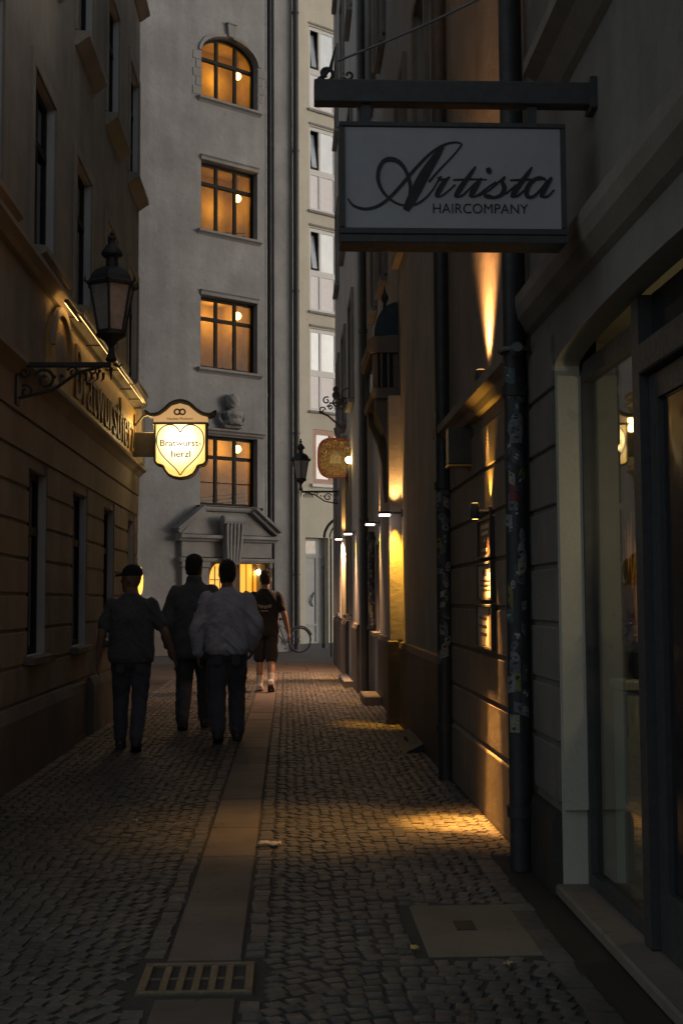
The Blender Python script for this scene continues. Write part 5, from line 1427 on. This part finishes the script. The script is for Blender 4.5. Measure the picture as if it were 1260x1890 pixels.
def person(label, pos, H_, yaw_, pose, girth, dress, mats, head_yaw=0, lean=0.0):
    t = thing('person', label, 'person', (pos[0], pos[1], 0))
    S = H_/1.78; rotm = Matrix.Rotation(yaw_, 4, 'Z')
    def W(v):
        v = Vector(v); v.y += lean*max(0, v.z-.9)
        return rotm @ (v*S) + Vector((pos[0], pos[1], 0))
    def WM(m):
        m.v = [W(v) for v in m.v]; return m
    gx = girth
    J = dict(pose)
    # --- body: torso, neck, head, limbs, hands and feet grown into one surface
    m = MB()
    torso = [(.80, .13*gx, .10), (.86, .165*gx, .125), (.93, .17*gx, .125*gx), (1.02, .155*gx, .115*gx), (1.12, .15*gx, .11*gx), (1.25, .168*gx, .115*gx), (1.36, .182*gx, .112), (1.43, .165*gx, .098), (1.475, .10, .075), (1.50, .062, .06), (1.56, .056, .058)]
    ring_loft(m, [(Vector((0, 0, z)), X3, Y3, rx, ry) for z, rx, ry in torso])
    hc = Vector((0, .022, 1.655)); hr = Matrix.Rotation(head_yaw, 4, 'Z')
    def HV(x, y, z): return hc + hr @ Vector((x, y, z))
    hx_, hy_ = hr @ X3, hr @ Y3
    head = [(-.135, .03, .035, .055), (-.115, .052, .06, .035), (-.085, .064, .078, .02), (-.04, .072, .090, .006), (.01, .077, .097, 0), (.05, .077, .099, -.003), (.085, .066, .088, -.005), (.11, .045, .062, -.006), (.123, .018, .025, -.006)]
    ring_loft(m, [(HV(0, oy_, z), hx_, hy_, rx, ry) for z, rx, ry, oy_ in head])
    m.tube([HV(0, .088, .012), HV(0, .108, -.02), HV(0, .112, -.034), HV(0, .092, -.044)], [.010, .014, .017, .010], 8)
    m.tube([HV(-.022, .088, -.066), HV(0, .094, -.066), HV(.022, .088, -.066)], [.008, .011, .008], 8)
    for s_ in (-1, 1):
        m.ball(HV(s_*.078, -.005, -.012), .026, 10, 8, sc=(.45, .8, 1.25)); m.ball(HV(s_*.031, .086, .008), .013, 8, 6)
        m.tube([HV(s_*.012, .092, .032), HV(s_*.035, .090, .036), HV(s_*.055, .074, .030)], .008, 6)
    for s_, sd_ in ((-1, 'L'), (1, 'R')):
        sh, el, wr = Vector(J['sh'+sd_]), Vector(J['el'+sd_]), Vector(J['wr'+sd_])
        limb(m, [sh, sh.lerp(el, .4), el, el.lerp(wr, .35), wr], [.058, .052, .042, .041, .028])
        hd_ = (wr-el).normalized(); side = Vector((s_, 0, 0)); side = (side-hd_*side.dot(hd_)).normalized(); pal = hd_.cross(side).normalized()
        if pal.y < 0: pal = -pal                      # knuckle row runs fore and aft, thumb side forward
        pc = [(wr, .026, .020), (wr+hd_*.03, .036, .017), (wr+hd_*.065, .042, .016), (wr+hd_*.092, .040, .014)]
        ring_loft(m, [(c, pal, side, rx, ry) for c, rx, ry in pc], 12)
        inw = -side
        for k, (off, L) in enumerate(((.030, .066), (.010, .074), (-.011, .069), (-.030, .054))):
            p0 = wr+hd_*.088+pal*off; cv = .18+.10*k
            p1 = p0+(hd_+inw*cv).normalized()*L*.45; p2 = p1+(hd_+inw*(cv+.55)).normalized()*L*.32; p3 = p2+(hd_+inw*(cv+1.1)).normalized()*L*.26
            m.tube([p0-hd_*.015, p0, p1, p2, p3], [.010, .0098, .0092, .0085, .0065], 8)
        b0_ = wr+hd_*.03+pal*.030
        m.tube([b0_-pal*.012, b0_+pal*.014+hd_*.022, b0_+pal*.022+hd_*.048+inw*.008, b0_+pal*.020+hd_*.068+inw*.016], [.013, .012, .0105, .008], 8)
        hp_, kn, an = Vector(J['hp'+sd_]), Vector(J['kn'+sd_]), Vector(J['an'+sd_])
        limb(m, [hp_, hp_.lerp(kn, .45), kn, kn.lerp(an, .35), an.lerp(kn, .12), an], [.092, .082, .056, .058, .042, .038])
        ft = Vector(J.get('ft'+sd_, (0, 1, -.05))).normalized()
        limb(m, [an-ft*.045-Z3*.035, an+ft*.06-Z3*.035, an+ft*.15-Z3*.055], [.036, .036, .026])
    body_ = vox(WM(m), 'body', mats['skin'], t, .0062*S, 2)
    # --- hair or cap
    if dress.get('hair'):
        m = MB(); g_ = .008; bald = dress.get('bald', 0)
        hp2 = [(-.075, .058, .052, -.036), (-.05, .070, .075, -.022), (.0, .080, .088, -.014), (.05, .082, .096, -.008), (.09, .071, .090, -.007), (.118-bald, .050, .065, -.006), (.135-bald*1.6, .02, .028, -.006)]
        ring_loft(m, [(HV(0, oy_, z), hx_, hy_, rx, ry) for z, rx, ry, oy_ in hp2])
        vox(WM(m), 'hair', mats['hair'], t, .006*S, 1, .007, 26)
    if dress.get('cap'):
        m = MB()
        cp = [(.025, .083, .104, -.002), (.05, .085, .105, -.004), (.09, .077, .096, -.006), (.122, .054, .070, -.008), (.138, .02, .028, -.008)]
        ring_loft(m, [(HV(0, oy_, z), hx_, hy_, rx, ry) for z, rx, ry, oy_ in cp])
        ring_loft(m, [(HV(0, .085, .040), hx_, Z3, .075, .010), (HV(0, .13, .036), hx_, Z3, .070, .008), (HV(0, .165, .026), hx_, Z3, .050, .006), (HV(0, .18, .02), hx_, Z3, .02, .005)], 14)
        m.ball(HV(0, -.008, .14), .008, 8, 5)
        vox(WM(m), 'cap', mats['cap'], t, .007*S, 2)
    # --- upper garment
    m = MB(); e = dress['loose']; hem = dress['hem']
    tz = [(hem, .168*gx+e*dress.get('hemk', .6), .125*gx+e*.7), (hem+.05, .172*gx+e, .13*gx+e), (1.02, .166*gx+e, .122*gx+e), (1.14, .168*gx+e, .118*gx+e), (1.27, .182*gx+e*.9, .124*gx+e*.8), (1.37, .196*gx+e*.6, .122+e*.5), (1.42, .186*gx+e*.35, .108+e*.3), (1.455, .140+e*.3, .092+e*.2), (1.482, .095+e*.2, .078+e*.15), (1.51, .066+e*.12, .066+e*.1)]
    if hem < .86: tz.insert(2, (.93, .175*gx+e, .13*gx+e))
    ring_loft(m, [(Vector((0, 0, z)), X3, Y3, rx, ry) for z, rx, ry in tz], 24)
    if dress.get('collar'):
        ring_loft(m, [(Vector((0, -.005, 1.49)), X3, Y3, .085, .082), (Vector((0, -.008, 1.535)), X3, Y3, .078, .078), (Vector((0, -.008, 1.56)), X3, Y3, .070, .072)], 16)
    for sd_ in 'LR':
        sh, el, wr = Vector(J['sh'+sd_]), Vector(J['el'+sd_]), Vector(J['wr'+sd_]); k = dress['sleeve']
        r0 = .064+e*.38
        if k < 1: limb(m, [sh-Z3*.0, sh.lerp(el, .45), sh.lerp(el, k)], [r0, r0-.002, r0-.008])
        else: limb(m, [sh, sh.lerp(el, .5), el, el.lerp(wr, .5), el.lerp(wr, .93)], [r0, r0-.006, .054+e*.5, .049+e*.45, .040+e*.25])
    top_ = vox(WM(m), dress['top'], mats['top'], t, .009*S, 3, dress.get('fold', .006), 8, len(label))
    if dress.get('rib'):
        m = MB(); ring_loft(m, [(Vector((0, 0, hem-.012)), X3, Y3, .168*gx+e*.25, .128*gx+e*.3), (Vector((0, 0, hem+.05)), X3, Y3, .172*gx+e*.45, .13*gx+e*.5)], 24)
        vox(WM(m), 'waistband', mats['top'], top_, .008*S, 1)
    # --- lower garment
    m = MB(); w_ = dress.get('legw', 0)
    ring_loft(m, [(Vector((0, 0, z)), X3, Y3, rx, ry) for z, rx, ry in ((.80, .15*gx, .115), (.87, .176*gx, .135*gx), (.95, .176*gx, .132*gx), (1.03, .166*gx, .124*gx))])
    for sd_ in 'LR':
        hp_, kn, an = Vector(J['hp'+sd_]), Vector(J['kn'+sd_]), Vector(J['an'+sd_])
        if dress.get('shorts'): limb(m, [hp_, hp_.lerp(kn, .5), hp_.lerp(kn, .98)], [.104, .100, .096])
        else: limb(m, [hp_, hp_.lerp(kn, .5), kn, kn.lerp(an, .5), an+Z3*.01], [.102+w_, .096+w_, .076+w_, .070+w_, .062+w_])
    low_ = vox(WM(m), 'shorts' if dress.get('shorts') else 'trousers', mats['low'], t, .009*S, 3, .005, 9, len(label)+2)
    if not dress.get('collar'):
        m = MB(); ring_loft(m, [(Vector((0, -.004, 1.487)), X3, Y3, .082, .080), (Vector((0, -.003, 1.512)), X3, Y3, .072, .072)], 18); vox(WM(m), 'collar', mats['top'], top_, .007*S, 1)
    if not dress.get('shorts') and hem > .8:
        for s_ in (-1, 1):
            m = MB(); y_ = -.128-w_
            m.add([(s_*.045, y_-.006, .87), (s_*.135, y_+.012, .87), (s_*.130, y_+.006, .77), (s_*.09, y_-.004, .745), (s_*.05, y_-.012, .77)]+[(s_*.045, y_+.03, .87), (s_*.135, y_+.05, .87), (s_*.130, y_+.04, .77), (s_*.09, y_+.03, .745), (s_*.05, y_+.03, .77)], ((0, 1, 2, 3, 4), (9, 8, 7, 6, 5))+tuple((i, (i+1) % 5, 5+(i+1) % 5, 5+i) for i in range(5)))
            WM(m).build('pocket', mats['low'], low_)
    # --- shoes
    for sd_ in 'LR':
        an = Vector(J['an'+sd_]); ft = Vector(J.get('ft'+sd_, (0, 1, -.05))).normalized(); sid = ft.cross(Z3).normalized(); upn = sid.cross(ft).normalized()
        m = MB()
        ring_loft(m, [(an-ft*.075-upn*.045, sid, upn, .034, .034), (an-ft*.055-upn*.040, sid, upn, .048, .050), (an+ft*.02-upn*.042, sid, upn, .050, .050), (an+ft*.10-upn*.055, sid, upn, .056, .040), (an+ft*.165-upn*.060, sid, upn, .044, .028), (an+ft*.195-upn*.064, sid, upn, .026, .020)], 14)
        ring_loft(m, [(an-upn*.03, sid, ft, .045, .052), (an+upn*.03, sid, ft, .046, .052)], 14)
        sh_ = vox(WM(m), 'shoe', mats['shoe'], t, .008*S, 2)
        m = MB(); pts = []
        for a_, b_ in ((-.085, .028), (-.075, .036), (.0, .042), (.09, .050), (.16, .046), (.205, .024)): pts.append((a_, b_))
        poly = [(a_, b_) for a_, b_ in pts]+[(a_, -b_) for a_, b_ in reversed(pts)]
        n_ = len(poly); lo = [an+ft*a_+sid*b_-upn*.092 for a_, b_ in poly]; hi = [an+ft*a_+sid*b_-upn*.072 for a_, b_ in poly]
        m.add(lo+hi, [tuple(range(n_)), tuple(range(2*n_-1, n_-1, -1))]+[(i, (i+1) % n_, n_+(i+1) % n_, n_+i) for i in range(n_)])
        WM(m).build('sole', mats['sole'], sh_)
    if dress.get('socks'):
        for sd_ in 'LR':
            an, kn = Vector(J['an'+sd_]), Vector(J['kn'+sd_]); m = MB()
            m.tube([an+Z3*.0, an.lerp(kn, .18), an.lerp(kn, .34)], [.047, .047, .054], 14); vox(WM(m), 'sock', mats['sock'], t, .008*S, 2)
    return t, W
def fabric(name, col, var=.2, sc=60):
    mt, t, b = base(name); co = nd(t, 'ShaderNodeTexCoord').outputs['Object']
    n1 = noise_tex(t, co, sc, 5, .7); n2 = noise_tex(t, co, 5, 4, .6)
    c = mix(t, 1, col, ramp(t, n1, (.3, .7), (1-var, 1+var)), 'MULTIPLY'); c = mix(t, 1, c, ramp(t, n2, (.3, .7), (.85, 1.08)), 'MULTIPLY')
    t.links.new(c, b.inputs['Base Color']); b.inputs['Roughness'].default_value = .92; b.inputs['Specular IOR Level'].default_value = .15
    b.inputs['Sheen Weight'].default_value = .15
    bump(t, b, n2, .3, .02); bump(t, b, n1, .25, .003); return mt
def skin_m(name, col):
    mt, t, b = base(name); co = nd(t, 'ShaderNodeTexCoord').outputs['Object']
    c = mix(t, 1, col, ramp(t, noise_tex(t, co, 18, 4, .6), (.3, .7), (.85, 1.1)), 'MULTIPLY'); t.links.new(c, b.inputs['Base Color'])
    b.inputs['Roughness'].default_value = .55; return mt
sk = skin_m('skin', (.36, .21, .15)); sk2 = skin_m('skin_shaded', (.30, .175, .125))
hair = fabric('dark_hair', (.05, .043, .038), .4, 120)
m_dk = fabric('charcoal_knit', (.125, .125, .135)); m_nv = fabric('navy_denim', (.11, .115, .14)); m_gr = fabric('grey_sweat', (.58, .58, .66), .12); m_bl = fabric('black_jersey', (.034, .034, .036)); m_coat = fabric('black_coat', (.15, .15, .155))
m_shoe = paint('dark_shoe', (.05, .045, .04), .6, 0, .2); m_sole = paint('dark_sole', (.03, .03, .03), .7); m_wh = fabric('white_knit', (.55, .53, .50), .1); m_whs = paint('pale_sole', (.07, .05, .045), .7)
def pose(**k):
    d = dict(shL=(-.178, 0, 1.395), shR=(.178, 0, 1.395), elL=(-.255, -.03, 1.12), elR=(.255, -.03, 1.12), wrL=(-.265, .05, .87), wrR=(.265, .05, .87),
             hpL=(-.09, 0, .90), hpR=(.09, 0, .90), knL=(-.10, .03, .49), knR=(.10, .03, .49), anL=(-.105, -.02, .094), anR=(.105, -.02, .094))
    d.update(k); return d
person('person in dark T-shirt and peaked cap walking beside the ochre wall, arms away from body', (-1.47, 11.9, 0), 1.735, R(4),
       pose(elL=(-.275, -.05, 1.13), wrL=(-.315, -.01, .87), elR=(.315, -.05, 1.14), wrR=(.40, .05, .90), knL=(-.10, .10, .50), anL=(-.105, .12, .10), knR=(.085, -.02, .48), anR=(.06, -.20, .13), ftR=(0, 1, -.35)),
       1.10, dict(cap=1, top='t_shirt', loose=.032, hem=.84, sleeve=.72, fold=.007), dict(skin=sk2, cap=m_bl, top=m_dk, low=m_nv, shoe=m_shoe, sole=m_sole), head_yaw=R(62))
person('tall person in long black coat and hood collar, half hidden behind the grey sweatshirt', (-1.02, 13.75, 0), 1.90, R(-2),
       pose(elL=(-.27, -.05, 1.10), wrL=(-.255, .0, .84), knR=(.10, .13, .50), anR=(.10, .16, .10), anL=(-.10, -.14, .12), ftL=(0, 1, -.25)),
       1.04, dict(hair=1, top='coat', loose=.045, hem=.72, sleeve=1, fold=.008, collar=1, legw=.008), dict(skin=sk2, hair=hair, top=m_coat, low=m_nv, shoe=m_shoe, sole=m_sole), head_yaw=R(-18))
person('person in grey sweatshirt and dark jeans walking on the slab strip', (-.60, 12.55, 0), 1.80, R(2),
       pose(shL=(-.19, 0, 1.395), shR=(.19, 0, 1.395), elL=(-.29, -.02, 1.12), wrL=(-.285, .02, .86), elR=(.285, -.06, 1.13), wrR=(.25, .06, .92), knL=(-.095, -.02, .48), anL=(-.085, -.16, .12), ftL=(0, 1, -.3), knR=(.095, .10, .50), anR=(.10, .06, .094)),
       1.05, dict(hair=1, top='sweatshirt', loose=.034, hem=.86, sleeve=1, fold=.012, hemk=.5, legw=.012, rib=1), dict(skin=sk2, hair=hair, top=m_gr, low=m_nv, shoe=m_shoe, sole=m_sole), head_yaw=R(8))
t_, W_ = person('person in black T-shirt with pale back print, shorts and white socks, walking far ahead', (-.335, 19.4, 0), 1.86, R(-3),
       pose(elR=(.275, -.06, 1.14), wrR=(.335, .02, .87), elL=(-.26, -.03, 1.12), wrL=(-.27, .06, .87), knL=(-.09, .06, .49), anL=(-.085, .0, .094), knR=(.09, -.04, .48), anR=(.095, -.24, .15), ftR=(0, 1, -.5)),
       1.0, dict(cap=0, hair=1, top='t_shirt', loose=.028, hem=.82, sleeve=.72, fold=.006, shorts=1, socks=1), dict(skin=sk, hair=hair, top=m_bl, low=m_bl, shoe=m_wh, sole=m_whs, sock=m_wh), head_yaw=R(5))
m = MB()
for k in range(9):
    a0 = -.10+.022*k; y_ = -.160
    m.box(WORLD, a0+.002, a0+.019, y_-.002, y_+.02, 1.215+.12*(a0+.01)**2*20+(.015 if k % 3 == 0 else 0), 1.262+.12*(a0+.01)**2*20)
m.box(WORLD, -.06, .05, y_-.002, y_+.02, 1.175, 1.19)
m.v = [W_(v) for v in m.v]; m.build('back_print', fabric('white_print', (.36, .36, .35)), t_)
random.seed(20)
